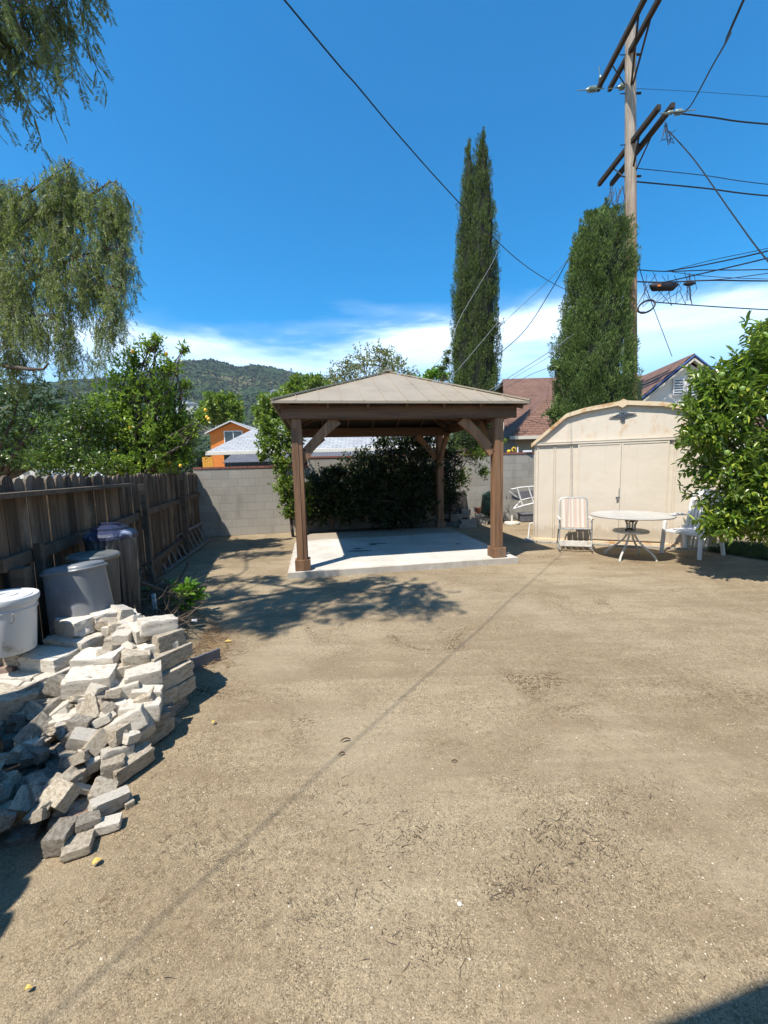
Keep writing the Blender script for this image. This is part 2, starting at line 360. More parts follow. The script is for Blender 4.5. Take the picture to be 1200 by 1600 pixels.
M['steel'] = mat_simple('dull_steel', (.33, .33, .32), (.22, .22, .21), 20, .45, .8)
M['eagle'] = mat_simple('grey_cast_emblem', (.075, .085, .10), (.05, .055, .065), 30, .5, .2)
M['white_pl'] = mat_simple('white_resin', (.78, .78, .77), (.70, .70, .69), 8, .38, 0, .03, 40, dirt=(.5, .47, .40), dlo=.62, dhi=.8)
M['white_tube'] = mat_simple('white_enamel_tube', (.66, .63, .56), (.52, .48, .40), 14, .45, 0, dirt=(.30, .22, .14), dlo=.58, dhi=.7, dscale=12)
M['table_top'] = mat_simple('frosted_table_top', (.47, .455, .42), (.37, .355, .32), 5, .35, 0, .1, 25, dirt=(.36, .33, .28), dlo=.55, dhi=.68, dscale=7)
M['web'] = None
def web_mat():
    m, n, b = newmat('striped_webbing'); v = vec_n(n); s = N(n, 'ShaderNodeSeparateXYZ'); n.links.new(v, s.inputs[0])
    t = math_n(n, 'FRACT', math_n(n, 'MULTIPLY', math_n(n, 'ADD', s.outputs[0], 1.0), 6.2))
    c = ramp_n(n, t, [(.0, (.62, .58, .51)), (.24, (.62, .58, .51)), (.26, (.56, .42, .34)), (.5, (.57, .46, .37)), (.52, (.60, .53, .44)), (.8, (.62, .57, .50)), (.82, (.54, .40, .32))], 'CONSTANT')
    n.links.new(c, b.inputs['Base Color']); b.inputs['Roughness'].default_value = .8
    t2 = N(n, 'ShaderNodeBsdfTranslucent'); n.links.new(c, t2.inputs[0]); ms = N(n, 'ShaderNodeMixShader'); ms.inputs[0].default_value = .25
    n.links.new(b.outputs[0], ms.inputs[1]); n.links.new(t2.outputs[0], ms.inputs[2]); n.links.new(ms.outputs[0], n.nodes['Material Output'].inputs[0]); return m
M['web'] = web_mat()
M['alum'] = mat_simple('dull_aluminium', (.55, .55, .54), (.42, .42, .41), 15, .38, .7)
M['ladder'] = mat_simple('dark_aluminium', (.26, .26, .25), (.17, .17, .16), 12, .5, .4)  # darker grey than the chair aluminium
M['galv'] = mat_simple('galvanised_steel', (.20, .20, .195), (.075, .072, .068), 9, .5, .55, .15, 30, (1, 1, .10), dirt=(.36, .36, .35), dlo=.60, dhi=.66, dscale=14)
M['galv_lid'] = mat_simple('galvanised_lid', (.30, .33, .31), (.18, .18, .17), 8, .42, .6, .1, 20, dirt=(.14, .10, .06), dlo=.6, dhi=.75)
M['blue_pl'] = mat_simple('faded_blue_plastic', (.035, .042, .085), (.025, .03, .06), 6, .32, 0, .05, 20, dirt=(.30, .34, .42), dlo=.56, dhi=.66, dscale=6)
M['tub'] = mat_simple('grey_plastic_tub', (.205, .212, .218), (.17, .178, .185), 3, .34, 0, .04, 10, dirt=(.33, .36, .42), dlo=.6, dhi=.8)
M['bucket'] = mat_simple('white_bucket_plastic', (.62, .62, .60), (.55, .545, .53), 3, .4, 0, .02, 20, dirt=(.30, .24, .17), dlo=.60, dhi=.72, dscale=6)
M['bark'] = mat_simple('bark', (.13, .10, .075), (.065, .05, .038), 9, .95, 0, .8, 24, (1, 1, .3), bdist=.02)
M['twig'] = mat_simple('dry_twigs', (.15, .11, .075), (.055, .042, .03), 5, .9, isl=.9)
M['straw'] = mat_simple('dead_straw', (.30, .20, .10), (.17, .10, .05), 5, .9, isl=.9)
def pole_mat():
    m, n, b = newmat('utility_pole_wood'); v = vec_n(n, (1, 1, .05)); g = noise_n(n, v, 30, 6, .7, .3); s_ = N(n, 'ShaderNodeSeparateXYZ'); n.links.new(vec_n(n), s_.inputs[0])
    hz = math_n(n, 'ADD', math_n(n, 'MULTIPLY', s_.outputs[2], .07), math_n(n, 'MULTIPLY', noise_n(n, v, 4, 4), .4)); hz = ramp_n(n, hz, [(.55, 0), (.98, 1)])
    gg = ramp_n(n, g, [(.38, 0), (.60, 1)]); c = mix_n(n, hz, mix_n(n, gg, (.17, .085, .035), (.36, .215, .11)), mix_n(n, gg, (.20, .16, .12), (.40, .345, .275)))
    n.links.new(c, b.inputs['Base Color']); b.inputs['Roughness'].default_value = .9; bump_n(n, g, b, .8, .02); return m
M['pole'] = pole_mat()
M['arm'] = mat_wood('crossarm_wood', (.055, .042, .03), (.022, .017, .012), 'Y', .2, .9)
M['wire'] = mat_simple('black_cable', (.012, .012, .016), rough=.6)
M['wire_l'] = mat_simple('bare_cable', (.18, .19, .20), rough=.6, metal=.0)
M['insul'] = mat_simple('grey_green_porcelain', (.20, .26, .22), (.14, .18, .16), 10, .3)
M['stucco'] = mat_simple('cream_stucco', (.52, .49, .42), (.47, .44, .375), 3, .9, bump=.3, bscale=40)
M['stucco_w'] = mat_simple('pale_stucco', (.66, .62, .545), (.60, .565, .49), 3, .9, bump=.3, bscale=40)
M['trim_w'] = mat_simple('white_trim', (.72, .71, .69), rough=.6)
M['trim_blue'] = mat_simple('blue_trim', (.06, .15, .40), (.04, .10, .28), rough=.6)
M['orange'] = mat_simple('orange_stucco', (.60, .19, .035), (.55, .165, .03), 3, .85)
M['orange_l'] = mat_simple('amber_board', (.70, .33, .05), rough=.8)
M['slate'] = mat_simple('blue_grey_wall', (.075, .10, .125), (.06, .08, .10), 3, .8)
M['glass'] = mat_simple('window_glass', (.02, .025, .03), rough=.08, spec=.8)
def shingle(name, a, c, bw=.30, rh=.14, mort=.6, rough=.9):
    m, n, b = newmat(name); t = N(n, 'ShaderNodeUVMap'); br = N(n, 'ShaderNodeTexBrick'); br.inputs['Scale'].default_value = 1
    br.inputs['Brick Width'].default_value = bw; br.inputs['Row Height'].default_value = rh; br.inputs['Mortar Size'].default_value = .012
    br.inputs['Color1'].default_value = (*a, 1); br.inputs['Color2'].default_value = (*c, 1); br.inputs['Mortar'].default_value = (*[x*mort for x in c], 1); br.inputs['Bias'].default_value = -.1
    n.links.new(t.outputs[0], br.inputs['Vector'])
    f = noise_n(n, t.outputs[0], 1.4, 6, .6); col = mix_n(n, 1.0, br.outputs[0], ramp_n(n, f, [(.3, .85), (.7, 1.12)]), 'MULTIPLY')
    n.links.new(col, b.inputs['Base Color']); b.inputs['Roughness'].default_value = rough; b.inputs['Specular IOR Level'].default_value = .2
    s = N(n, 'ShaderNodeSeparateXYZ'); n.links.new(t.outputs[0], s.inputs[0])
    saw = math_n(n, 'FRACT', math_n(n, 'DIVIDE', s.outputs[1], rh)); bump_n(n, math_n(n, 'MULTIPLY', saw, -1.0), b, .8, .03); return m
M['sh_grey'] = shingle('pale_grey_shingles', (.36, .37, .38), (.29, .30, .315))
M['sh_brown'] = shingle('red_brown_shingles', (.19, .108, .078), (.14, .078, .058))
M['sh_brown2'] = shingle('dark_brown_shakes', (.20, .118, .088), (.13, .078, .060), .35, .22)
M['awning'] = mat_simple('grey_corrugated_sheet', (.13, .13, .14), (.10, .10, .11), 4, .6)
M['lawn'] = mat_simple('lawn_turf', (.035, .055, .015), (.06, .075, .025), 12, .95, bump=.6)
M['grass_blade'] = mat_leaf('grass_blades', (.04, .07, .015), (.07, .10, .025), (.16, .14, .06))
M['terra'] = mat_simple('terracotta', (.36, .14, .075), (.30, .11, .06), 6, .85)
M['green_vinyl'] = mat_simple('dark_green_cloth', (.012, .05, .035), (.008, .03, .022), 8, .7, bump=.3, bscale=14)
M['grey_crate'] = mat_simple('grey_crate_plastic', (.14, .14, .16), (.11, .11, .125), 6, .5)
M['dark_panel'] = mat_simple('dark_rusty_panel', (.05, .04, .033), (.03, .025, .022), 4, .7)
M['yellow'] = mat_simple('yellow_petals', (.75, .55, .04), (.70, .42, .03), 8, .6)
M['stone'] = mat_simple('footing_concrete', (.33, .305, .26), (.24, .22, .185), 9, .95, bump=.5, bscale=40)
M['lemon'] = mat_simple('lemon_skin', (.72, .50, .04), (.66, .36, .03), 4, .5)
M['green_fruit'] = mat_simple('green_fruit_skin', (.14, .25, .05), (.22, .30, .06), 4, .45)
M['stain'] = mat_simple('damp_stain', (.05, .05, .05), (.10, .10, .095), 10, .6)
M['lf_pepper'] = mat_leaf('pepper_leaves', (.13, .17, .06), (.22, .26, .09), (.38, .36, .12), .5, .40, back=(.20, .24, .11))
M['lf_pepper2'] = mat_leaf('pepper2_leaves', (.11, .15, .07), (.18, .22, .10), (.28, .31, .15), .45, .40)
M['lf_citrus'] = mat_leaf('citrus_leaves', (.08, .14, .015), (.17, .265, .027), (.42, .44, .06), .28, .35, .5, back=(.18, .25, .05))
M['lf_lemon'] = mat_leaf('lemon_leaves', (.10, .17, .018), (.22, .33, .035), (.42, .48, .07), .36, .40, .45, back=(.20, .28, .07))
M['lf_dark'] = mat_leaf('dark_evergreen_leaves', (.05, .085, .016), (.10, .16, .030), (.22, .29, .05), .36, .28, .45)
M['core'] = mat_simple('painted_crown_shade', (.016, .020, .010), (.010, .013, .007), 6, .95)  # near-black inner hull, its colour stands for shade between the plumes
M['lf_shade'] = mat_leaf('shade_darkened_leaves', (.011, .020, .006), (.024, .040, .010), (.05, .075, .018), .45, .10, .25)  # leaf colour darkened to carry the shade behind the gazebo
M['lf_cyp'] = mat_leaf('cyp_leaves', (.036, .064, .018), (.100, .145, .038), (.19, .24, .065), .7, .25, .2, var=.9)
M['lf_jun'] = mat_leaf('jun_leaves', (.050, .090, .032), (.135, .20, .062), (.26, .33, .10), .7, .28, .2, var=.9)
M['lf_mid'] = mat_leaf('mid_leaves', (.10, .165, .025), (.18, .265, .040), (.32, .36, .07), .5, .38)
M['lf_yel'] = mat_leaf('pale_spring_leaves', (.13, .16, .05), (.20, .21, .07), (.27, .25, .10), .5, .3)
M['lf_plant'] = mat_leaf('bright_young_leaves', (.10, .22, .02), (.17, .32, .03), (.26, .42, .06), .35, .3, .5)
M['far_bush'] = mat_leaf('far_foliage', (.030, .044, .024), (.052, .068, .034), (.085, .095, .05), .8, .0, .1)

# ------------------------------------------------------------ terrain
FN = Vector((.964, .267, 0)); FD = Vector((-.267, .964, 0)); F0 = Vector((-4.57, 10.07, 0))   # fence normal into the yard, its run, its far foot
def fence_dist(x, y): return (Vector((x, y, 0))-F0).dot(FN)
def bank(x, y):
    d = fence_dist(x, y)
    a = 1/(1+math.exp((d-.75)*9)); b = 1/(1+math.exp(-(y-2.7)*6)); c = 1/(1+math.exp((y-4.5)*4))
    return .27*a*b*c
def gz(x, y):
    r = math.hypot(x, y)
    z = .012*noise.noise(Vector((x*.9, y*.9, 3))) + .006*noise.noise(Vector((x*3, y*3, 8)))
    z *= max(0, 1-r/30)
    return z + bank(x, y)
def axis_vals(a, b, fine, grow, lim):
    v = list(np.arange(a, b+1e-6, fine)); s = fine; x = b
    while x < lim: s *= grow; x += s; v.append(x)
    s = fine; x = a; pre = []
    while x > -lim: s *= grow; x -= s; pre.append(x)
    return pre[::-1]+v
xs = axis_vals(-5.5, 7, .06, 1.22, 3000); ys = axis_vals(-1, 12.5, .06, 1.22, 3000)
vv = np.array([(x, y, gz(x, y) if abs(x) < 40 and abs(y) < 40 else 0.0) for y in ys for x in xs])
nx, ny = len(xs), len(ys); I = np.arange(nx*ny).reshape(ny, nx)
ff = np.stack([I[:-1, :-1], I[:-1, 1:], I[1:, 1:], I[1:, :-1]], -1).reshape(-1, 4)
tag(raw('ground', vv, ff, M['ground'], smooth=True), kind='structure')

def elev_to_h(az_px, el_py, dist):
    p = Yp(az_px, el_py, dist); return p
ridge_px = [(-700, 640), (-300, 610), (0, 600), (120, 592), (210, 585), (250, 572), (285, 562), (330, 561), (352, 566), (370, 573), (384, 572), (394, 569), (404, 570), (430, 574), (460, 580), (495, 588), (540, 604), (620, 630), (760, 668), (1100, 700), (1700, 712)]
ridge = []
for px, py in ridge_px:
    d = ray(px, py); ridge.append((math.atan2(d.x, d.y), math.atan2(d.z, math.hypot(d.x, d.y))))
near_px = [(-700, 700), (200, 690), (380, 668), (415, 640), (440, 622), (470, 606), (500, 594), (560, 600), (640, 640), (760, 690), (1700, 715)]
near = []
for px, py in near_px:
    d = ray(px, py); near.append((math.atan2(d.x, d.y), math.atan2(d.z, math.hypot(d.x, d.y))))
def interp(tab, a): return float(np.interp(a, [t[0] for t in tab], [t[1] for t in tab]))
def make_hill(name, tab, r0, r1, r2, nr, na, seed, amp):
    A = np.linspace(R(-72), R(72), na); V = []
    for i in range(nr):
        t = i/(nr-1)
        for a in A:
            h1 = math.tan(interp(tab, a))*r1
            if t < .7:
                u = t/.7; r = r0+(r1-r0)*u; prof = u**1.35
            else:
                u = (t-.7)/.3; r = r1+(r2-r1)*u; prof = 1-u*u
            x, y = r*math.sin(a), r*math.cos(a)
            nz = noise.fractal(Vector((x/170+seed, y/170, seed)), 1.0, 2.1, 6)
            rd = 1-abs(noise.noise(Vector((x/240+seed, y/520, seed+4))))*2
            k = min(1, (1-prof)*2.0+.03)
            z = h1*prof + amp*(nz*.55+rd*.5)*k*min(1, prof*4) - 3*(1-min(1, prof*20))
            z += amp*.035*noise.noise(Vector((x/11, y/11, 1)))
            V.append((x, y, z))
    I = np.arange(nr*na).reshape(nr, na)
    f = np.stack([I[:-1, :-1], I[:-1, 1:], I[1:, 1:], I[1:, :-1]], -1).reshape(-1, 4)
    return tag(raw(name, np.array(V), f, M['hill'], smooth=True), kind='structure')
make_hill('hills', ridge, 420, 1150, 1700, 130, 520, 2.3, 55)
make_hill('foothills', near, 150, 420, 600, 60, 300, 7.1, 9)

# ------------------------------------------------------------ patio slab
GA = R(9.7); GO = Vector((-1.46, 5.9, 0)); GU = Vector((math.cos(GA), math.sin(GA), 0)); GV = Vector((-math.sin(GA), math.cos(GA), 0))
random.seed(4)
bm = bmesh.new()
nxs, nys = 46, 44
top = [[None]*(nxs+1) for _ in range(nys+1)]
for j in range(nys+1):
    for i in range(nxs+1):
        u, v = 3.66*i/nxs, -.09+3.62*j/nys
        e = (.012*noise.noise(Vector((u*3, v*3, 5))) + .008*noise.noise(Vector((u*12, v*12, 1))))
        if i in (0, nxs): u += e
        if j in (0, nys): v += e
        z = .10 - (.006 if i in (0, nxs) or j in (0, nys) else 0)
        top[j][i] = bm.verts.new((u, v, z))
for j in range(nys):
    for i in range(nxs): bm.faces.new((top[j][i], top[j][i+1], top[j+1][i+1], top[j+1][i]))
edge = [top[0][i] for i in range(nxs+1)]+[top[j][nxs] for j in range(1, nys+1)]+[top[nys][i] for i in range(nxs-1, -1, -1)]+[top[j][0] for j in range(nys-1, 0, -1)]
low = [bm.verts.new((v.co.x, v.co.y, -.08)) for v in edge]
for k in range(len(edge)): bm.faces.new((edge[k], low[k], low[(k+1) % len(edge)], edge[(k+1) % len(edge)]))
me = bpy.data.meshes.new('patio_slab'); bmesh.ops.recalc_face_normals(bm, faces=bm.faces); bm.to_mesh(me); bm.free(); me.materials.append(M['concrete'])
slab = bpy.data.objects.new('patio_slab', me); COL.objects.link(slab); slab.location = GO; slab.rotation_euler = (0, 0, GA); tag(slab, kind='structure')
# damp stain marks on it
for (px, py, sx, sy, r) in [(562, 861, .30, .035, .25), (559, 857.5, .11, .03, -.1), (583, 851, .10, .03, .1), (590, 849.5, .26, .02, .3), (716, 850, .07, .03, 0)]:
    p = G(px, py, .1); b = MB(); n = 18
    pts = [(p.x+math.cos(a)*sx*(.75+.4*noise.noise(Vector((math.cos(a)*2+px, math.sin(a)*2, 0)))), p.y+math.sin(a)*sy*2*(.75+.5*noise.noise(Vector((a, px, 3)))), .1045) for a in [2*math.pi*k/n for k in range(n)]]
    b.add(pts, [tuple(range(n))]); tag(b.build('stain', M['stain']), kind='structure')

# ------------------------------------------------------------ gazebo
gz_ = thing('gazebo', 'brown timber gazebo with a tan metal hip roof standing on the concrete patio slab', 'gazebo', GO, GA)
PT = [(.225, .07), (3.36, .07), (.105, 3.42), (3.47, 3.42)]
for k, (u, v) in enumerate(PT):
    b = MB(); b.box((u, v, .1+.002+(2.24)/2), (.145, .145, 2.24), bev=.006)
    # trim boards that make the post look built up
    b.box((u-.030, v-.0765, 1.20), (.085, .012, 2.0)); b.box((u-.0765, v+.02, 1.20), (.012, .085, 2.0)); b.box((u+.0765, v, 1.20), (.012, .085, 2.0))
    p = b.build('post', M['gz_wood'], gz_)
    b = MB()
    for (a, c, dx, dy) in ((0, -.099, .226, .026), (0, .099, .226, .026), (-.099, 0, .026, .172), (.099, 0, .026, .172)):
        b.box((u+a, v+c, .102+.08), (dx, dy, .16), bev=.004)
    b.build('post_base', M['gz_wood'], p)
def gbeam(name, c, d, mat): return MB().box(c, d, bev=.006).build(name, mat, gz_)
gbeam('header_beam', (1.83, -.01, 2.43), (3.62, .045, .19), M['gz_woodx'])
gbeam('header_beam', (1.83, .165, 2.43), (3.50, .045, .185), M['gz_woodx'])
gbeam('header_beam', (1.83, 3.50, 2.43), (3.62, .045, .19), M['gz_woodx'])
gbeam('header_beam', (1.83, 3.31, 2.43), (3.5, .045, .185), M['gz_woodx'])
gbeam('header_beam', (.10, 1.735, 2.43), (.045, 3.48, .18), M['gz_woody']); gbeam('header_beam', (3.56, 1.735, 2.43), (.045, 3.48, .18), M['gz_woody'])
def brace(p0, p1, wdt, out):
    """curved knee brace from post to beam, in the vertical plane through p0 and p1"""
    p0, p1 = Vector(p0), Vector(p1); n = 10; b = MB(); d = p1-p0; h = Vector((d.x, d.y, 0)); hz = d.z; hl = h.length; hn = h/hl
    side = Vector((-hn.y, hn.x, 0)); W = .086
    inner, outer = [], []
    for i in range(n+1):
        t = i/n; bow = math.sin(math.pi*t)*.03
        c = p0+hn*(hl*t)+Vector((0, 0, hz*t)); nrm = (hn*-hz+Vector((0, 0, hl))).normalized()
        inner.append(c-nrm*(W-bow*1.2)); outer.append(c+nrm*(W*.9))
    for a, c in ((-wdt/2, wdt/2),):
        vs = [q+side*a for q in inner+outer[::-1]]+[q+side*c for q in inner+outer[::-1]]; m = 2*(n+1)
        fs = []
        for i in range(n): fs.append((i, i+1, m-2-i, m-1-i)); fs.append((m+m-1-i, m+m-2-i, m+i+1, m+i))
        for i in range(m): fs.append((i, (i+1) % m, m+(i+1) % m, m+i))
        b.add(vs, fs)
    o = b.build('brace', M['gz_wood'], gz_)
    for q in (p0+Vector((0, 0, .02)), p0+Vector((0, 0, .09))+hn*.03, p1-hn*.02+Vector((0, 0, .05))):
        MB().tube([q-side*(wdt*.5+.012), q+side*(wdt*.5+.012)], .014, 8).build('bolt', M['bolt'], o)
    return o
zb0, zb1 = 1.80, 2.33
brace((.30, .078, zb0), (.81, .078, zb1), .075, 1); brace((3.285, .078, zb0), (2.77, .078, zb1), .075, 1)
brace((.19, 3.405, zb0), (.68, 3.405, zb1), .075, 1); brace((3.39, 3.405, zb0), (2.90, 3.405, zb1), .075, 1)
brace((.225, .16, zb0), (.225, .65, zb1), .075, 1); brace((3.36, .16, zb0), (3.36, .65, zb1), .075, 1)
brace((.105, 3.31, zb0), (.105, 2.82, zb1), .075, 1); brace((3.47, 3.33, zb0), (3.47, 2.84, zb1), .075, 1)
U0, U1, V0, V1, ZE, ZA = -.085, 3.775, -.20, 3.66, 2.560, 3.405; AU, AV = (U0+U1)/2+.08, (V0+V1)/2
def roofz(u, v):
    return ZE+(ZA-ZE)*min((u-U0)/(AU-U0), (U1-u)/(U1-AU), (v-V0)/(AV-V0), (V1-v)/(V1-AV))
cor = [(U0, V0), (U1, V0), (U1, V1), (U0, V1)]
b = MB(); ap = (AU, AV)
for k in range(4):
    a, c = cor[k], cor[(k+1) % 4]
    # corrugated/ribbed panels: strips running from eave to hip
    nrib = 12; ev = Vector((c[0]-a[0], c[1]-a[1], 0)); L = ev.length; e = ev/L; inn = Vector((-e.y, e.x, 0))
    apx = Vector((ap[0]-a[0], ap[1]-a[1], 0)); ta = apx.dot(e); H = apx.dot(inn)
    def hgt(t): return H*(t/ta if t < ta else (L-t)/(L-ta))
    def P3(t, s): q = Vector((a[0], a[1], 0))+e*t+inn*s; return Vector((q.x, q.y, ZE+(ZA-ZE)*s/H))
    edges = [i*L/nrib for i in range(nrib+1)]; edges.append(ta); edges = sorted(set(edges))
    for t0, t1 in zip(edges[:-1], edges[1:]):
        h0, h1 = hgt(t0), hgt(t1); dz = Vector((0, 0, -.018))
        q = [P3(t0, 0), P3(t1, 0)]
        if h1 > 1e-3: q.append(P3(t1, h1))
        if h0 > 1e-3: q.append(P3(t0, h0))
        m = len(q); b.add(q+[x+dz for x in q], [tuple(range(m)), tuple(range(2*m-1, m-1, -1))]+[(i, i+m, (i+1) % m+m, (i+1) % m) for i in range(m)])
roof = b.build('roof', M['gz_roof'], gz_)
b = MB()
for k in range(4):
    a, c = cor[k], cor[(k+1) % 4]
    b.bar((a[0], a[1], ZE+.018), (ap[0], ap[1], ZA+.018), .07, .02)            # hip cap
    ev = Vector((c[0]-a[0], c[1]-a[1], 0)); L = ev.length; e = ev/L; inn = Vector((-e.y, e.x, 0)); apx = Vector((ap[0]-a[0], ap[1]-a[1], 0)); ta = apx.dot(e); H = apx.dot(inn)
    for i in range(1, 12):
        t = i*L/12; h = H*(t/ta if t < ta else (L-t)/(L-ta)); q = Vector((a[0], a[1], ZE+.004))+e*t; q2 = q+inn*h*.985+Vector((0, 0, (ZA-ZE)*h/H*.985))
        b.bar(q, q2, .016, .012)
b.box((ap[0], ap[1], ZA+.02), (.16, .16, .03), bev=.01)
b.build('hip_cap', M['gz_roof'], roof)
b = MB()
for k in range(4):
    a, c = cor[k], cor[(k+1) % 4]; d = Vector((c[0]-a[0], c[1]-a[1], 0)).normalized()*.012; sh = .001*k
    b.bar((a[0]+d.x, a[1]+d.y, ZE-.016-sh), (c[0]-d.x, c[1]-d.y, ZE-.016-sh), .018, .036)
b.build('fascia', M['gz_roof'], roof)
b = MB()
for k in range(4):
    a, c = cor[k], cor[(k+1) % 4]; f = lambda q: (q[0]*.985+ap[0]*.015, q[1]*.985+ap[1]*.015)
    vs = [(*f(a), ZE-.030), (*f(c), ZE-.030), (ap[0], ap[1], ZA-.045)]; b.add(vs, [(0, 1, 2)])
b.build('shade_sheet', M['roof_shade'], gz_)  # added dark sheet below the panels, underside shade put into its colour
b = MB()
for k in range(4):
    a = cor[k]; s = .96
    b.bar((a[0]*s+ap[0]*(1-s), a[1]*s+ap[1]*(1-s), ZE-.055), (ap[0], ap[1], ZA-.07), .045, .10)
for k in range(4):
    a, c = cor[k], cor[(k+1) % 4]
    for t in (.2, .35, .5, .65, .8):
        q = (a[0]+(c[0]-a[0])*t, a[1]+(c[1]-a[1])*t); s = min(t, 1-t)*2*.96
        q0 = (q[0]+(ap[0]-q[0])*.05, q[1]+(ap[1]-q[1])*.05); q1 = (q[0]+(((a[0]+c[0])/2 and 0)), q[1])
        inn = Vector((-(c[1]-a[1]), c[0]-a[0], 0)).normalized(); H = (Vector((ap[0]-a[0], ap[1]-a[1], 0))).dot(inn)
        e0 = Vector((q[0], q[1], ZE-.055))+inn*.08; e1 = Vector((q[0], q[1], ZE-.055))+inn*(H*s)+Vector((0, 0, (ZA-ZE)*s))
        b.bar(e0, e1, .035, .075)
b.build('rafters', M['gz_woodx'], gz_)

# ------------------------------------------------------------ block walls at the back
WD = Vector((.9778, .2097, 0)); WA = math.atan2(WD.y, WD.x); W0 = Vector((-4.11, 9.99, 0))-WD*.52
def block_wall(start, L, H, label):
    p = W0+WD*start; t = thing('block_wall', label, 'wall', (p.x, p.y, 0), WA)
    b = MB(); b.box((L/2, .10, H/2-.1), (L, .2, H+.2)); b.build('wall', M['wall'], t)
    b = MB(); n = int(L/.205)
    for i in range(n): b.box(((i+.5)*L/n, .10, H+.028), (L/n-.008, .225, .052), bev=.004)
    b.build('cap_course', M['cap'], t); return t
block_wall(0, 2.75, 1.675, 'grey cinder block wall with red cap where the wooden fence ends')
block_wall(2.755, 7.6, 1.885, 'taller stained block wall behind gazebo and shed')

# ------------------------------------------------------------ picket fence on the left
def fence():
    t = thing('wooden_fence', 'old dark board fence with rounded picket tops along the left of the yard', 'fence', (F0.x, F0.y, 0), math.atan2(FD.y, FD.x)+math.pi)
    # local +X runs from the far end towards the camera, local +Y... keep track with explicit vectors
    inv = t.matrix_basis.inverted()
    def W(s, o, z): return inv @ Vector((F0.x-FD.x*s+FN.x*o, F0.y-FD.y*s+FN.y*o, z))
    rnd = random.Random(3); s = 0.0
    b = MB(); caps = MB()
    while s < 10.4:
        wd = rnd.uniform(.125, .15); gap = rnd.uniform(.002, .012)
        y = F0.y-FD.y*s
        missing = 1.90 < y < 2.42
        if not missing:
            h = (1.60 if y > 2 else 1.36 if y > 1.57 else 1.68)+rnd.uniform(-.02, .025); o = rnd.uniform(-.004, .004)-.035; n = 6; r = wd/2
            # rounded ("dog-eared") top
            pr = [(0, -.05), (wd, -.05), (wd, h-r*.95)]+[(r+r*math.cos(a), h-r*.95+r*.95*math.sin(a)) for a in [math.pi*k/n for k in range(1, n)]]+[(0, h-r*.95)]
            m = len(pr); tilt = rnd.uniform(-.008, .008); vs = []
            for oo in (o, o-.02):
                for (q, z) in pr: vs.append(W(s+q+tilt*z, oo+rnd.uniform(-.0015, .0015), z))
            b.add(vs, [tuple(range(m)), tuple(range(2*m-1, m-1, -1))]+[(i, i+m, (i+1) % m+m, (i+1) % m) for i in range(m)])
        s += wd+gap
    b.build('boards', M['fence'], t)
    def rail(s0, s1, z0, z1, o, w, h):
        MB().bar(W(s0, o, z0), W(s1, o, z1), w, h, bev=.004).build('rail', M['fence_rail'], t)
    rail(0, 2.4, 1.075, 1.075, .002, .045, .09); rail(2.42, 4.9, 1.07, 1.065, .002, .045, .09); rail(4.92, 7.8, 1.05, 1.03, .002, .045, .09)
    rail(9.1, 10.4, 1.05, 1.05, .002, .045, .09)
    rail(0, 4.9, .32, .32, .002, .045, .09); rail(4.92, 7.8, .32, .32, .002, .045, .09)
    MB().bar(W(5.35, .03, 1.475), W(8.0, .03, 1.485), .15, .035, bev=.004).build('cap_rail', M['fence_rail'], t)
    for sp in (.05, 2.41, 4.91, 9.1):
        MB().box(W(sp, .068, .72), (.085, .085, 1.50), bev=.005).build('post', M['fence_rail'], t)
    MB().box(W(7.72, .068, .50), (.085, .085, 1.0), bev=.005).build('post', M['fence_rail'], t)
    MB().box(W(7.45, .055, .62), (.05, .05, 1.0), bev=.004).build('strut', M['fence_rail'], t)
fence()

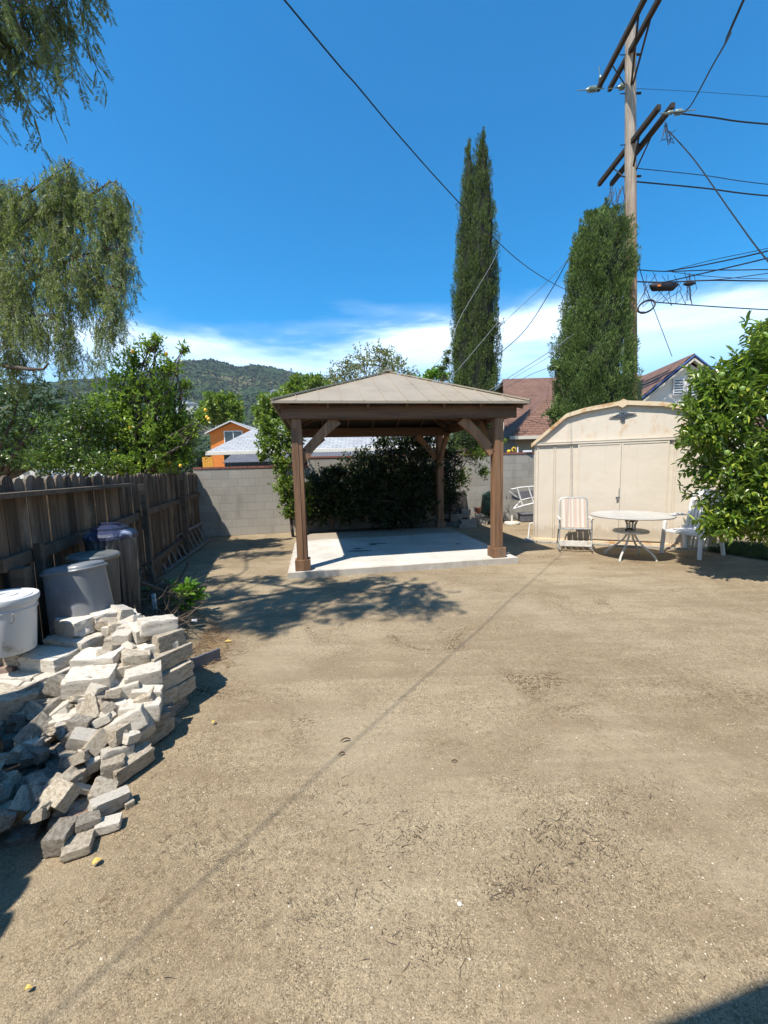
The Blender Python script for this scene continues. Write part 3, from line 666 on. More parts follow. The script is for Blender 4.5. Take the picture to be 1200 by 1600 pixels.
# ------------------------------------------------------------ storage shed
SA = R(-24); SO = G(833, 846); SU = Vector((math.cos(SA), math.sin(SA), 0)); SN = Vector((-math.sin(SA), math.cos(SA), 0))
def shed():
    t = thing('storage_shed', 'cream sheet metal garden shed with curved gambrel roof and rusty eaves', 'shed', (SO.x, SO.y, 0), SA)
    D = 2.3
    prof = [(0.0, 2.0), (.30, 2.26), (.577, 2.50), (.9, 2.585), (1.525, 2.665), (2.15, 2.585), (2.473, 2.50), (2.75, 2.26), (3.05, 2.0)]
    # body: four walls, the front one with gable
    b = MB(); b.box((1.525, .02, 1.04), (3.05, .03, 1.92)); b.prism([(0, 2.0)]+prof[1:-1]+[(3.05, 2.0)], .005, .035)
    b.build('front_wall', M['shed'], t)
    b = MB(); b.box((.018, D/2+.04, 1.04), (.03, D, 1.92)); b.box((3.032, D/2+.04, 1.04), (.03, D, 1.92)); b.box((1.525, D+.05, 1.04), (3.05, .03, 1.92)); b.prism([(0, 2.0)]+prof[1:-1]+[(3.05, 2.0)], D+.035, D+.065)
    b.build('side_walls', M['shed'], t)
    b = MB(); o = [(x+(-.06 if x < .1 else .06 if x > 2.9 else 0), z+.012-(.05 if x < .1 or x > 2.9 else 0)) for x, z in prof]; up = [(x, z+.035) for x, z in o]
    b.prism(o+up[::-1], -.035, D+.12); b.build('roof', M['shed_rust'], t)
    b = MB(); lo = [(x, z-.035) for x, z in o]; b.prism(lo+[(x, z+.042) for x, z in o][::-1], -.06, -.036)
    b.prism([(1.45, 2.62), (1.52, 2.585), (1.585, 2.63), (1.585, 2.71), (1.525, 2.745), (1.45, 2.70)], -.082, -.062)
    b.build('roof_trim', M['shed_rust'], t)
    b = MB(); b.box((1.525, -.012, 1.985), (3.07, .05, .045), bev=.006); b.box((1.525, -.028, 2.012), (3.06, .03, .012)); b.build('header', M['shed'], t)
    # wall ribs and corner trims
    b = MB()
    for x in (.012, .07, .36, .395, .665, .70, 2.35, 2.385, 2.70, 2.735, 2.98, 3.04): b.box((x, -.004, 1.02), (.014, .018, 1.86), bev=.004)
    for x in (.61, 1.515, 2.44): b.box((x, -.001, 2.28), (.008, .012, .50 if abs(x-1.5) > .3 else .0001+.55))
    b.build('wall_ribs', M['shed'], t)
    for x0, x1 in ((.795, 1.527), (1.533, 2.275)):
        b = MB(); b.box(((x0+x1)/2, -.010, 1.035), (x1-x0, .018, 1.85), bev=.004)
        d = b.build('door', M['shed'], t)
        b = MB(); w_ = .028
        b.box((x0+w_/2, -.0235, 1.035), (w_, .008, 1.85)); b.box((x1-w_/2, -.0235, 1.035), (w_, .008, 1.85)); b.box(((x0+x1)/2, -.0235, 1.94), (x1-x0-2*w_, .008, .03)); b.box(((x0+x1)/2, -.0235, .125), (x1-x0-2*w_, .008, .03))
        b.build('door_edge', M['shed'], d)
    b = MB(); b.box((1.515, -.026, 1.02), (.012, .006, .16)); b.box((1.50, -.030, .93), (.07, .008, .022)); b.box((1.495, -.040, .885), (.04, .018, .042), bev=.005)
    b.tube([(1.483, -.040, .90), (1.483, -.040, .925), (1.495, -.040, .935), (1.507, -.040, .925), (1.507, -.040, .90)], .004, 6)
    b.build('latch', M['steel'], t)
    b = MB(); b.box((1.525, .0, .045), (3.08, .06, .07), bev=.01); b.build('sill', M['shed_rust'], t)
    # spread-winged bird emblem on the gable
    bird = [(-.165, .050), (-.13, .056), (-.09, .068), (-.062, .086), (-.042, .080), (-.030, .060), (-.020, .060), (-.016, .080), (-.006, .096), (.008, .095), (.015, .082), (.012, .066), (.022, .060), (.034, .082), (.055, .092), (.085, .087), (.165, .076), (.13, .064), (.09, .055), (.05, .046), (.028, .040), (.018, .020), (.032, .004), (.020, -.016), (0, -.021), (-.020, -.014), (-.028, .002), (-.016, .020), (-.026, .038), (-.06, .042), (-.07, .034), (-.085, .042), (-.13, .044)]
    Mx = Matrix.Translation((1.53, 0, 2.365)) @ Matrix.Scale(1.35, 4)
    b = MB(); b.prism(bird, -.016, -.004, Mx)
    b.box((1.530, -.020, 2.42), (.03, .007, .06), bev=.003); b.box((1.530, -.019, 2.383), (.045, .006, .010), bev=.002)
    b.build('bird_emblem', M['eagle'], t)
    b = MB()
    rn = random.Random(2)
    for i in range(13):
        b.box((-.05+i*.26, .10+rn.uniform(-.02, .02), -.01), (.25, .46, .085+rn.uniform(-.01, .01)), (0, 0, rn.uniform(-.03, .03)), bev=.012)
    b.build('footing', M['stone'], t)
shed()

# ------------------------------------------------------------ patio furniture
def round_table():
    c = G(984, 871); z = .72
    t = thing('patio_table', 'round white patio table with four curved tube legs before the shed doors', 'table', (c.x, c.y, 0), R(18))
    MB().lathe([(0.0, z-.012), (.585, z-.012), (.60, z-.018), (.612, z-.010), (.614, z), (.606, z+.006), (.585, z+.004), (0.0, z+.004)], n=64).build('tabletop', M['table_top'], t, smooth=True)
    MB().lathe([(.0, .425), (.20, .42), (.262, .432), (.27, .452), (.255, .468), (.0, .470)], n=40).build('lower_shelf', M['white_tube'], t, smooth=True)
    for k in range(4):
        a = k*math.pi/2+.35; ca, sa = math.cos(a), math.sin(a)
        pts = [(.20, .695), (.10, .66), (.060, .56), (.055, .46), (.065, .38), (.11, .30), (.20, .21), (.30, .13), (.37, .06), (.395, 0.0)]
        f = []
        for i in range(len(pts)-1):
            for q in (0, .5): f.append((pts[i][0]*(1-q)+pts[i+1][0]*q, pts[i][1]*(1-q)+pts[i+1][1]*q))
        f.append(pts[-1])
        MB().tube([(r*ca, r*sa, zz) for r, zz in f], .0155, 10).build('leg', M['white_tube'], t, smooth=True)
    b = MB(); b.lathe([(.04, .60), (.085, .63), (.10, .68), (.098, .704), (.0, .704)], n=24); b.build('hub', M['dark_panel'], t, smooth=True)
    MB().tube([(.075*math.cos(a), .075*math.sin(a), .40) for a in [2*math.pi*i/20 for i in range(21)]], .008, 6).build('ring', M['white_tube'], t, smooth=True)
    b = MB(); b.tube([(-.07, -.16, .50), (-.13, -.18, .52), (-.17, -.15, .50), (-.14, -.1, .485)], .016, 8); tag(b.build('hose_fitting', M['dark_panel'], loc=(c.x, c.y, 0), smooth=True), 'short curled dark hose piece on the shelf under the round table', 'hose')
round_table()

def rocking_chair():
    c = G(896, 858); t = thing('rocking_chair', 'folding aluminium rocking chair with faded pink striped webbing by the shed', 'chair', (c.x, c.y, 0), R(-19))
    # local: chair faces -Y (the camera); width along X
    hw = .265
    for s in (-1, 1):
        x = s*hw
        b = MB()
        b.tube([(x, -.40+.8*i/12, .025+.35*((i/12-.5)**2)*.55) for i in range(13)], .011, 8); b.build('rocker', M['alum'], t, smooth=True)
        b = MB(); b.tube([(x, -.27, .06), (x, -.24, .30), (x, -.20, .57)], .0115, 8); b.tube([(x, .24, .06), (x, -.02, .38), (x, -.26, .42)], .0115, 8); b.build('side_frame', M['alum'], t, smooth=True)
        MB().box((x, -.04, .59), (.045, .42, .022), bev=.008).build('armrest', M['white_tube'], t)
    hb = hw-.03
    b = MB(); b.tube([(-hb, .02, .40), (-hb, .10, .62), (-hb, .20, .90), (-hb+.025, .215, .93), (-hb+.06, .22, .945), (hb-.06, .22, .945), (hb-.025, .215, .93), (hb, .20, .90), (hb, .10, .62), (hb, .02, .40)], .012, 8)
    b.build('back_frame', M['alum'], t, smooth=True)
    b = MB(); b.tube([(-hb, .12, .37), (-hb, -.28, .425), (hb, -.28, .425), (hb, .12, .37), (-hb, .12, .37)], .012, 8); b.build('seat_frame', M['alum'], t, smooth=True)
    b = MB()
    for i in range(4):
        x0 = -.15+i*.10
        b.add([(x0-.045, .025, .41), (x0+.045, .025, .41), (x0+.045, .215, .935), (x0-.045, .215, .935)], [(0, 1, 2, 3)])
        b.add([(x0-.045, -.28, .438), (x0+.045, -.28, .438), (x0+.045, .10, .385), (x0-.045, .10, .385)], [(0, 1, 2, 3)])
    o = b.build('webbing', M['web'], t); sm = o.modifiers.new('thick', 'SOLIDIFY'); sm.thickness = .003
    MB().box((0, -.262, .155), (2*hw+.01, .018, .105), bev=.006).build('front_board', M['white_tube'], t); MB().tube([(-hw, .2, .10), (hw, .2, .10)], .011, 8).build('crossbar', M['white_tube'], t)
rocking_chair()

def plastic_chair():
    c = G(1081, 866); t = thing('plastic_armchair', 'white plastic armchair with slatted high back beside the citrus tree', 'chair', (c.x, c.y, 0), R(-66))
    # faces -Y in its own frame
    hw = .27
    b = MB()
    n = 8
    for i in range(n):                         # slightly dished slatted seat
        y = -.24+i*.065; b.box((0, y, .405+.015*abs(i-4)/4), (.46, .052, .022), bev=.008)
    b.box((0, -.285, .395), (.52, .035, .055), bev=.014); b.box((-.245, -.03, .40), (.035, .50, .04), bev=.012); b.box((.245, -.03, .40), (.035, .50, .04), bev=.012)
    b.build('seat', M['white_pl'], t)
    b = MB(); lean = R(11)
    def bk(x, h, o=0): return Vector((x, .21+math.sin(lean)*h+o, .42+math.cos(lean)*h))
    for i in range(7):
        x = -.165+i*.055; b.bar(bk(x, .0), bk(x, .60), .036, .014, up=(0, 1, 0), bev=.005)
    b.tube([bk(-.225, -.05), bk(-.222, .2), bk(-.215, .45), bk(-.19, .60), bk(-.12, .655), bk(0, .675), bk(.12, .655), bk(.19, .60), bk(.215, .45), bk(.222, .2), bk(.225, -.05)], .020, 8)
    for i in range(5): x = -.12+i*.06; b.bar((x, .235, .41), (x, .17, .12), .030, .012, up=(0, 1, 0), bev=.004)
    b.bar(bk(-.19, .615), bk(.19, .615), .07, .018, up=(0, 1, 0), bev=.008); b.bar(bk(-.21, .0), bk(.21, .0), .045, .02, up=(0, 1, 0), bev=.006)
    b.build('backrest', M['white_pl'], t)
    for s in (-1, 1):
        b = MB(); x = s*hw
        b.tube([(x, .26, .64), (x*1.04, .10, .655), (x*1.06, -.10, .66), (x*1.06, -.24, .65), (x*1.05, -.295, .62), (x*1.04, -.31, .56)], [.020, .024, .026, .026, .024, .02], 8)
        b.build('armrest', M['white_pl'], t, smooth=True)
        for y0, y1, z1 in ((-.31, -.345, .57), (.22, .33, .46)):
            b = MB(); b.bar((x*1.03, y0, z1), (x*1.10, y1, 0.0), .055, .035, up=(0, 1, 0), bev=.010); b.bar((x*.98, y0+.012, z1*.95), (x*1.06, y1+.012, 0.02), .02, .045, up=(0, 1, 0), bev=.006)
            b.build('leg', M['white_pl'], t)
plastic_chair()

# ------------------------------------------------------------ cans, tub and bucket beside the fence
def can(name, label, c, top_z, r_top, r_bot, lid, lidmat, ribs=26, lean=0, leandir=0):
    base = gz(c[0], c[1])-.01; H = top_z-base; r_top *= .86; r_bot *= .86
    t = thing(name, label, 'trash can', (c[0], c[1], base))
    t.rotation_euler = (math.sin(leandir)*lean, math.cos(leandir)*lean, 0)
    n = ribs*4; prof = [(r_bot*.97, 0), (r_bot, .02), (r_bot*1.0, .05)]+[(r_bot+(r_top-r_bot)*i/6, .05+(H-.10)*i/6) for i in range(1, 7)]+[(r_top*1.01, H-.03), (r_top*1.03, H-.02), (r_top*1.01, H-.01)]
    b = MB(); vs = []; fs = []
    for j, (r, z) in enumerate(prof):
        amp = .006 if 2 <= j <= 8 else 0
        if abs(z-H*.62) < .06: amp = .001
        for k in range(n):
            a = 2*math.pi*k/n; rr = r+amp*(1 if (k % 4) < 2 else -1)+.005*noise.noise(Vector((math.cos(a)*2, math.sin(a)*2, z*3+c[0])))
            vs.append((rr*math.cos(a), rr*math.sin(a), z))
    for j in range(len(prof)-1):
        for k in range(n): p, q = j*n+k, j*n+(k+1) % n; fs.append((p, q, q+n, p+n))
    b.add(vs, fs); b.build('body', M['galv'], t, smooth=True, autosmooth=50)
    R_ = r_top*1.08
    if lid == 'dome':
        MB().lathe([(R_*.98, H-.045), (R_*1.02, H-.04), (R_*1.02, H-.01), (R_*.94, H+.012), (R_*.72, H+.035), (R_*.70, H+.055), (R_*.35, H+.075), (0, H+.078)], n=14).build('lid', lidmat, t)
        MB().bar((-.10, 0, H+.085), (.10, 0, H+.085), .035, .02, bev=.006).build('handle', lidmat, t)
    else:
        MB().lathe([(R_*.98, H-.03), (R_, H-.03), (R_, H-.005), (R_*.93, H+.004), (R_*.8, H+.001), (R_*.3, H+.012), (0, H+.014)], n=44).build('lid', lidmat, t, smooth=True)
    return t
def onfence(px, py, d): p = ray(px, py); return Vector((0, 0, EYE))+p*(d/p.y)
p = onfence(173, 833, 3.55); can('trash_can', 'tall galvanised trash can with a cracked blue plastic lid beside the fence', p, p.z, .222, .195, 'dome', M['blue_pl'])
p = onfence(143, 866, 3.20); can('trash_can', 'galvanised trash can with flat metal lid between tub and blue lidded can', p, p.z, .195, .17, 'flat', M['galv_lid'], lean=.02)
p = onfence(113, 884, 2.82)
t = thing('plastic_tub', 'upturned translucent grey plastic tub leaning behind the brick pile', 'tub', (p.x+.05, p.y, p.z-.56), R(0)); t.rotation_euler = (R(-4), R(-7), 0)
def superell(r, z, k=3.2, n=48):
    o = []
    for i in range(n):
        a = 2*math.pi*i/n; c_, s_ = math.cos(a), math.sin(a)
        q = (abs(c_)**k+abs(s_)**k)**(-1/k); o.append(Vector((r*q*c_, r*q*s_*.86, z)))
    return o
b = MB(); rings = [superell(.195, 0), superell(.19, .03), superell(.172, .50), superell(.175, .515), superell(.175, .545), superell(.162, .565), superell(.10, .572)]
n = 48; b.add([q for r in rings for q in r], [(j*n+k, j*n+(k+1) % n, (j+1)*n+(k+1) % n, (j+1)*n+k) for j in range(len(rings)-1) for k in range(n)]+[tuple((len(rings)-1)*n+k for k in range(n))])
b.build('body', M['tub'], t, smooth=True, autosmooth=60)
MB().tube([q*1.0 for q in superell(.179, .53)]+[superell(.179, .53)[0]], .010, 6).build('rim', M['tub'], t, smooth=True)
p = onfence(7, 930, 2.36); bz = p.z-.34
t = thing('bucket', 'white plastic bucket with dusty snap-on lid standing on the brick pile', 'bucket', (p.x, p.y, bz)); t.rotation_euler = (0, R(3), 0); t.scale = (.92, .92, .96)
MB().lathe([(.126, 0), (.130, .008), (.143, .27), (.150, .272), (.150, .282), (.144, .284), (.145, .305), (.152, .307), (.152, .317), (.146, .319), (.147, .345)], n=56).build('body', M['bucket'], t, smooth=True)
MB().lathe([(.153, .318), (.160, .322), (.162, .345), (.158, .356), (.150, .358), (.146, .350), (.128, .350), (.124, .356), (.052, .357), (.050, .362), (.044, .362), (.042, .356), (0, .356)], n=56).build('lid', M['bucket'], t, smooth=True)
MB().tube([(.155*math.cos(a), .155*math.sin(a)*.35-.13*0-.14, .285-.10*math.sin(a)) for a in [math.pi*i/16 for i in range(17)]], .003, 6).build('handle', M['steel'], t, smooth=True)

# ladder lying on its side against the fence
def ladder():
    a = G(328, 845); bb = Vector((a.x, a.y, 0)); d = FD*-1
    near = G(262, 893)
    L = (near-a).length; dr = (near-a).normalized()
    nrm = Vector((-dr.y, dr.x, 0));
    if nrm.dot(FN) < 0: nrm = -nrm
    t = thing('ladder', 'long grey aluminium ladder lying on its side against the dark fence', 'ladder', (a.x, a.y, 0))
    up = (Vector((0, 0, .40))-nrm*.15)
    L = 3.15
    for k, o in ((0, Vector((0, 0, .035))), (1, up+Vector((0, 0, .035)))):
        MB().bar(o, o+dr*L, .025, .07, up=nrm, bev=.003).build('rail', M['ladder'], t)
    for i in range(11):
        q = dr*(.15+i*.285); MB().tube([q+Vector((0, 0, .04)), q+up+Vector((0, 0, .03))], .016, 8).build('rung', M['ladder'], t)
ladder()

# ------------------------------------------------------------ brick pile
def brick_meshes(mat, n, seed):
    out = []
    for k in range(n):
        rn = random.Random(seed*100+k); bm = bmesh.new(); bmesh.ops.create_cube(bm, size=1.0)
        bmesh.ops.subdivide_edges(bm, edges=list(bm.edges), cuts=9, use_grid_fill=True)
        brk = rn.random() < .45; sgn = rn.choice((-1, 1)); chip = [(Vector((rn.choice((-.5, .5)), rn.choice((-.5, .5)), rn.choice((-.5, .5)))), rn.uniform(.08, .22)) for _ in range(2)]
        for v in bm.verts:
            c = v.co.copy()
            # soft slumped corners
            e = sorted([abs(c.x), abs(c.y), abs(c.z)])
            if e[1] > .45: c *= .985
            if e[0] > .45: c *= .975
            for cp, r in chip:
                d = (c-cp).length
                if d < r: c += (Vector((0, 0, 0))-cp)*(1-d/r)*r*.9
            c.z += .022*noise.noise(Vector((c.x*3+k, c.y*3, seed)))+.016*noise.noise(Vector((c.x*9, c.y*9+k, c.z*5)))
            c.y += .016*noise.noise(Vector((c.x*3, c.z*3+k, seed+5)))
            c.x += .012*noise.noise(Vector((c.y*4, c.z*4+k, seed+9)))
            ez = max(0, e[1]-.36)/.14
            rr = noise.noise(Vector((c.x*8+k*2, c.y*5, c.z*5+seed)))+.6*noise.noise(Vector((c.x*18+k*2, c.y*11, c.z*11+seed)))
            c -= c.normalized()*max(0, rr)*.05*(.12+ez)
            if brk and c.x*sgn > .30: c.x += sgn*.09*noise.noise(Vector((c.y*3.5, c.z*3.5, k*3.3)))-sgn*.04
            v.co = c
        me = bpy.data.meshes.new('brick'); bm.to_mesh(me); bm.free(); me.materials.append(mat)
        me.polygons.foreach_set('use_smooth', [True]*len(me.polygons)); sharp(me, R(32)); out.append(me)
    return out
BM = {'w': brick_meshes(M['b_white'], 7, 1), 't': brick_meshes(M['b_tan'], 5, 2), 'g': brick_meshes(M['b_grey'], 7, 3), 'p': brick_meshes(M['b_pink'], 2, 4)}
# (crop x, crop y, height, length, width, thickness, yaw, pitch, roll, tone, label); crop pixel / 3.2 + (0, 880) is the photo pixel
BR = [
 (490, 262, .60, .34, .20, .09, -32, 0, -4, 'w', 'flat grey-topped slab at the very back top of the brick pile'),
 (378, 312, .585, .27, .19, .115, -28, 0, 2, 'w', 'thick whitewashed block crowning the pile, right of the bucket'),
 (365, 405, .48, .36, .20, .105, -17, 0, 0, 'w', 'long cream block directly under the thick crowning block'),
 (592, 345, .52, .20, .13, .12, 12, 0, 6, 'w', 'grey-faced half block in front of the flat slab on top'),
 (700, 345, .53, .20, .15, .09, -42, 4, 0, 'w', 'rough half block lying in the dip between the two peaks of the pile'),
 (775, 318, .56, .23, .19, .10, 38, 8, -6, 'w', 'tipped square block on top of the right hand peak'),
 (835, 388, .475, .20, .10, .11, 60, 0, 0, 't', 'narrow tan brick under the tipped square block'),
 (602, 425, .46, .11, .10, .21, 8, 4, 6, 'w', 'brick standing on end near the top middle of the pile'),
 (680, 400, .46, .17, .14, .10, 22, 0, 0, 'w', 'small bright block right of the brick standing on end'),
 (660, 500, .41, .17, .15, .13, 35, 10, 0, 't', 'lumpy brown chunk below the brick standing on end'),
 (770, 440, .41, .24, .19, .12, 42, 4, 0, 'w', 'sunlit rough block under the right hand peak'),
 (835, 478, .37, .29, .11, .105, 66, 0, 0, 't', 'uppermost long brick of the neat stack on the right edge'),
 (845, 572, .26, .30, .11, .105, 68, 0, 0, 't', 'second long brick down in the neat stack on the right edge'),
 (850, 655, .15, .30, .11, .105, 69, 0, 0, 't', 'long brick one up from the ground in the right edge stack'),
 (825, 735, .05, .28, .11, .105, 66, 0, 0, 'g', 'bottom brick of the stack at the right edge of the pile'),
 (215, 488, .45, .38, .19, .095, -9, 0, 2, 'w', 'long weathered block below and right of the white bucket'),
 (482, 488, .44, .28, .19, .095, 10, 0, 3, 'w', 'pale block with squared face in the middle of the upper row'),
 (40, 470, .47, .30, .19, .09, -5, 0, 0, 't', 'cream block directly under the white bucket'),
 (15, 545, .40, .16, .15, .09, 10, 0, 0, 'p', 'small pinkish block below the bucket at the left'),
 (110, 592, .355, .30, .19, .12, -6, 0, 0, 'w', 'smooth broad block two rows below the bucket'),
 (250, 590, .37, .20, .12, .10, 52, -6, 0, 'w', 'short tilted brick left of the big knobbly block'),
 (435, 600, .385, .29, .20, .13, 18, 4, 5, 'w', 'big knobbly block in the centre of the sunlit rows'),
 (585, 555, .37, .22, .14, .11, 30, 0, 0, 't', 'plain half block right of the big knobbly block'),
 (705, 575, .345, .22, .17, .12, 32, 0, 6, 'w', 'rough faced block below the lumpy brown chunk'),
 (590, 655, .30, .24, .15, .12, 28, -4, 0, 'w', 'clean edged block leaning out at mid height'),
 (725, 655, .29, .19, .08, .05, 20, 12, 10, 'w', 'thin pale sliver lying across two blocks'),
 (790, 610, .25, .14, .10, .13, 60, 0, 0, 't', 'small brick set on edge beside the right edge stack'),
 (790, 680, .165, .18, .11, .10, 60, 0, 0, 't', 'half brick beside the lower right edge stack'),
 (785, 770, .07, .18, .12, .10, 55, 0, 0, 'g', 'grey half brick on the ground right of the stack'),
 (690, 745, .22, .25, .21, .12, 22, 6, -4, 'w', 'chunky block with broken corner at the middle right'),
 (730, 820, .12, .26, .12, .12, 50, 0, 0, 'g', 'shadowed brick below the chunky broken corner block'),
 (740, 868, .06, .30, .11, .105, 62, 0, 0, 't', 'long brick on the ground at the foot of the right side'),
 (312, 690, .30, .21, .20, .055, -28, 24, 8, 'w', 'flat square paver tipped toward the viewer'),
 (165, 690, .32, .19, .14, .08, 20, 10, 12, 'w', 'white chip resting over the dark block at the left'),
 (165, 740, .27, .22, .16, .13, 12, 8, -10, 'g', 'dark broken block left of the tipped square paver'),
 (55, 660, .31, .34, .19, .07, 4, 0, 0, 'w', 'thin slab end poking out at the left, third row'),
 (50, 790, .22, .42, .20, .12, 2, 0, 0, 'g', 'long grey block in shade at the left frame edge'),
 (40, 885, .14, .32, .17, .10, 8, 4, 0, 'g', 'dark block below the long shaded block at the left edge'),
 (398, 790, .235, .37, .13, .12, 22, 0, 8, 'w', 'long brick slanting across the pile above the dark hollow'),
 (535, 810, .19, .11, .32, .11, -28, 26, 0, 'w', 'brick sliding down nose first right of the dark hollow'),
 (455, 850, .15, .16, .11, .09, 10, 20, 0, 'g', 'dark lump wedged deep in the hollow'),
 (610, 905, .13, .12, .36, .10, -30, 20, 14, 'w', 'long bright brick leaning on the outer face of the pile'),
 (645, 1015, .06, .30, .11, .11, 64, 0, 10, 't', 'long brick standing on its edge at the foot of the pile'),
 (560, 965, .12, .20, .14, .11, 48, 12, 0, 'w', 'white block below the nose first brick'),
 (110, 890, .16, .28, .09, .09, 50, 12, 0, 'g', 'narrow grey brick lying askew in the shaded part'),
 (240, 895, .145, .16, .10, .09, 55, 0, 0, 'g', 'small grey brick end in the shaded middle'),
 (150, 1000, .10, .15, .11, .09, 42, 10, 0, 'g', 'rough cube of broken brick with pale spots in shade'),
 (265, 970, .12, .11, .10, .09, -15, 12, 0, 't', 'little light grey cube in the shaded heap'),
 (350, 955, .145, .19, .13, .12, 48, -6, 12, 'g', 'dark brick showing its chipped pinkish end'),
 (135, 1065, .08, .11, .08, .06, 20, 8, 0, 'g', 'gravelly mortar lump in the shade'),
 (255, 1050, .09, .15, .09, .08, -40, 6, 0, 'g', 'small brown broken piece under the little grey cube'),
 (200, 1120, .075, .28, .13, .11, 42, 6, 10, 'g', 'long grey brick lying low in the shaded heap'),
 (362, 1085, .10, .13, .12, .11, 10, 8, 0, 't', 'stubby pentagon-ended block on the lower slope'),
 (425, 1000, .13, .20, .08, .09, -38, 12, 0, 'w', 'sunlit brick fragment pointing down right'),
 (548, 1035, .095, .15, .12, .10, 35, 6, 0, 't', 'coarse broken end above the lowest slope'),
 (480, 1180, .065, .16, .13, .11, 20, 30, 12, 't', 'leaning chunk with fractured face near the bottom'),
 (383, 1150, .085, .26, .10, .028, 54, 46, 0, 'w', 'thin upright flake standing in the lower heap'),
 (250, 1225, .045, .32, .13, .10, 38, 5, 8, 'g', 'large plain brick low at the front left'),
 (525, 1225, .05, .24, .07, .10, 52, 8, 12, 'w', 'slim bright brick on the lower right slope'),
 (335, 1255, .055, .22, .07, .03, 30, 18, 0, 'w', 'pale splinter over the front bricks'),
 (300, 1315, .04, .20, .06, .028, 28, 10, 0, 't', 'second splinter just under the pale one'),
 (380, 1290, .045, .17, .07, .03, 18, 22, 0, 'p', 'pink tinted flake beside the splinters'),
 (95, 1265, .06, .19, .15, .11, 15, 0, 6, 'g', 'big rounded dark lump at the lower left'),
 (95, 1385, .015, .20, .11, .05, 20, 0, 0, 'g', 'flat dark piece on the ground at the lower left'),
 (418, 1335, .04, .16, .09, .09, 36, 6, 0, 'g', 'crusty mortar covered piece at the front of the pile'),
 (520, 1335, .025, .16, .08, .05, 24, 4, 0, 'w', 'little white brick piece on the ground right of the crusty one'),
 (285, 1395, .045, .16, .15, .10, 8, 0, 0, 'g', 'shaded block at the front foot of the pile'),
 (362, 1445, .025, .19, .12, .05, 20, 0, 0, 't', 'foremost brick piece on the bare dirt'),
 (622, 1215, .015, .11, .05, .035, -48, 0, 0, 't', 'loose finger of brick on the dirt right of the heap'),
 (30, 1010, .09, .20, .13, .10, 12, 4, 0, 'g', 'grey block at the left edge below the shaded slabs'),
 (25, 1180, .07, .20, .16, .12, 60, 6, 0, 'g', 'grey block standing crooked at the lower left edge'),
 (70, 960, .11, .22, .14, .10, -10, 8, 0, 'g', 'dull brick lying flat behind the rough cube'),
 (862, 808, .01, .07, .05, .03, 10, 0, 0, 't', 'small stone sized crumb lying off the right foot of the pile'),
 (560, 745, .245, .14, .10, .09, 40, 0, 0, 'w', 'half hidden white piece above the sliding brick'),
 (440, 700, .30, .16, .10, .08, 30, 10, 0, 'w', 'small white piece tucked under the big knobbly block'),
 (545, 300, .55, .20, .16, .10, 30, 0, 0, 'w', 'half hidden block under the flat slab at the top back'),
]
pts = []
rb = random.Random(5)
for (cx_, cy_, z, L, W_, H_, yaw, pit, rol, tone, lab) in BR:
    p = G(cx_/3.2, 880+cy_/3.2, z); p.y += .03
    me = BM[tone][rb.randrange(len(BM[tone]))]
    k_ = min(1.05, p.y/2.45)*(1+(p.x/p.y)**2)**-.22; L, W_, H_ = L*k_, W_*max(k_, .8), H_*max(k_, .8)
    o = bpy.data.objects.new('brick', me); COL.objects.link(o); o.location = (p.x, p.y, p.z)
    o.scale = (L, W_, H_); o.rotation_euler = Euler((R(rol), R(pit), R(yaw)+R(rb.uniform(-4, 4)))); tag(o, lab, 'brick', 'bricks of the pile')
    pts.append((p.x, p.y, p.z-H_*.5))
def surf(x, y):
    s = 0; q = 0
    for a, b_, c in pts:
        d2 = (a-x)**2+(b_-y)**2; w_ = 1/(d2+.004)**1.6; s += w_*c; q += w_
    return s/q
def where(p):
    dep = 'at the very front' if p[1] < 1.75 else 'near the front' if p[1] < 2.0 else 'halfway back' if p[1] < 2.3 else 'towards the back' if p[1] < 2.65 else 'at the far back'
    sid = 'by the fence' if p[0] < -2.1 else 'left of centre' if p[0] < -1.88 else 'in the centre' if p[0] < -1.66 else 'by the right side'
    lev = 'ground layer' if p[2] < .09 else 'second layer' if p[2] < .19 else 'middle layer' if p[2] < .29 else 'upper layer' if p[2] < .39 else 'top layer'
    return lev, dep, sid
cnt = 0
for iy in range(12):
    for ix in range(7):
        x0 = -2.42+ix*.165+rb.uniform(-.03, .03); y0 = 1.62+iy*.14+rb.uniform(-.03, .03)
        rt = np.interp(y0, [1.5, 1.75, 2.0, 2.3, 2.8, 3.2], [-1.50, -1.47, -1.48, -1.58, -1.74, -1.85])
        if x0 > rt or fence_dist(x0, y0) < .10 or y0 > 3.15: continue
        top_ = surf(x0, y0) if y0 < 2.95 else .42; z = .05
        if x0 < -1.95 and y0 > 2.15: top_ = max(top_, .46)
        while z < top_-.02 and cnt < 170:
            o = bpy.data.objects.new('brick', BM[(rb.choice('ggt') if y0 < 2.1 else rb.choice('gtw')) if z < .3 else rb.choice('twt')][rb.randrange(5)]); COL.objects.link(o)
            o.location = (x0+rb.uniform(-.03, .03), y0+rb.uniform(-.03, .03), z); q_ = .75 if y0 < 2.1 else 1.0; o.scale = (rb.uniform(.17, .26)*q_, rb.uniform(.13, .18)*q_, .095)
            o.rotation_euler = Euler((R(rb.uniform(-9, 9)), R(rb.uniform(-9, 9)), R(rb.choice((0, 62, 20, 90))+rb.uniform(-15, 15))))
            tag(o, 'buried %s brick of the pile, %s %s' % where(o.location), 'brick', 'buried filler bricks of the pile'); cnt += 1
            z += .098
zone = {0: 'small broken brick fragment scattered over the shaded lower left of the pile', 1: 'small pale brick fragment scattered over the sunlit middle of the pile'}
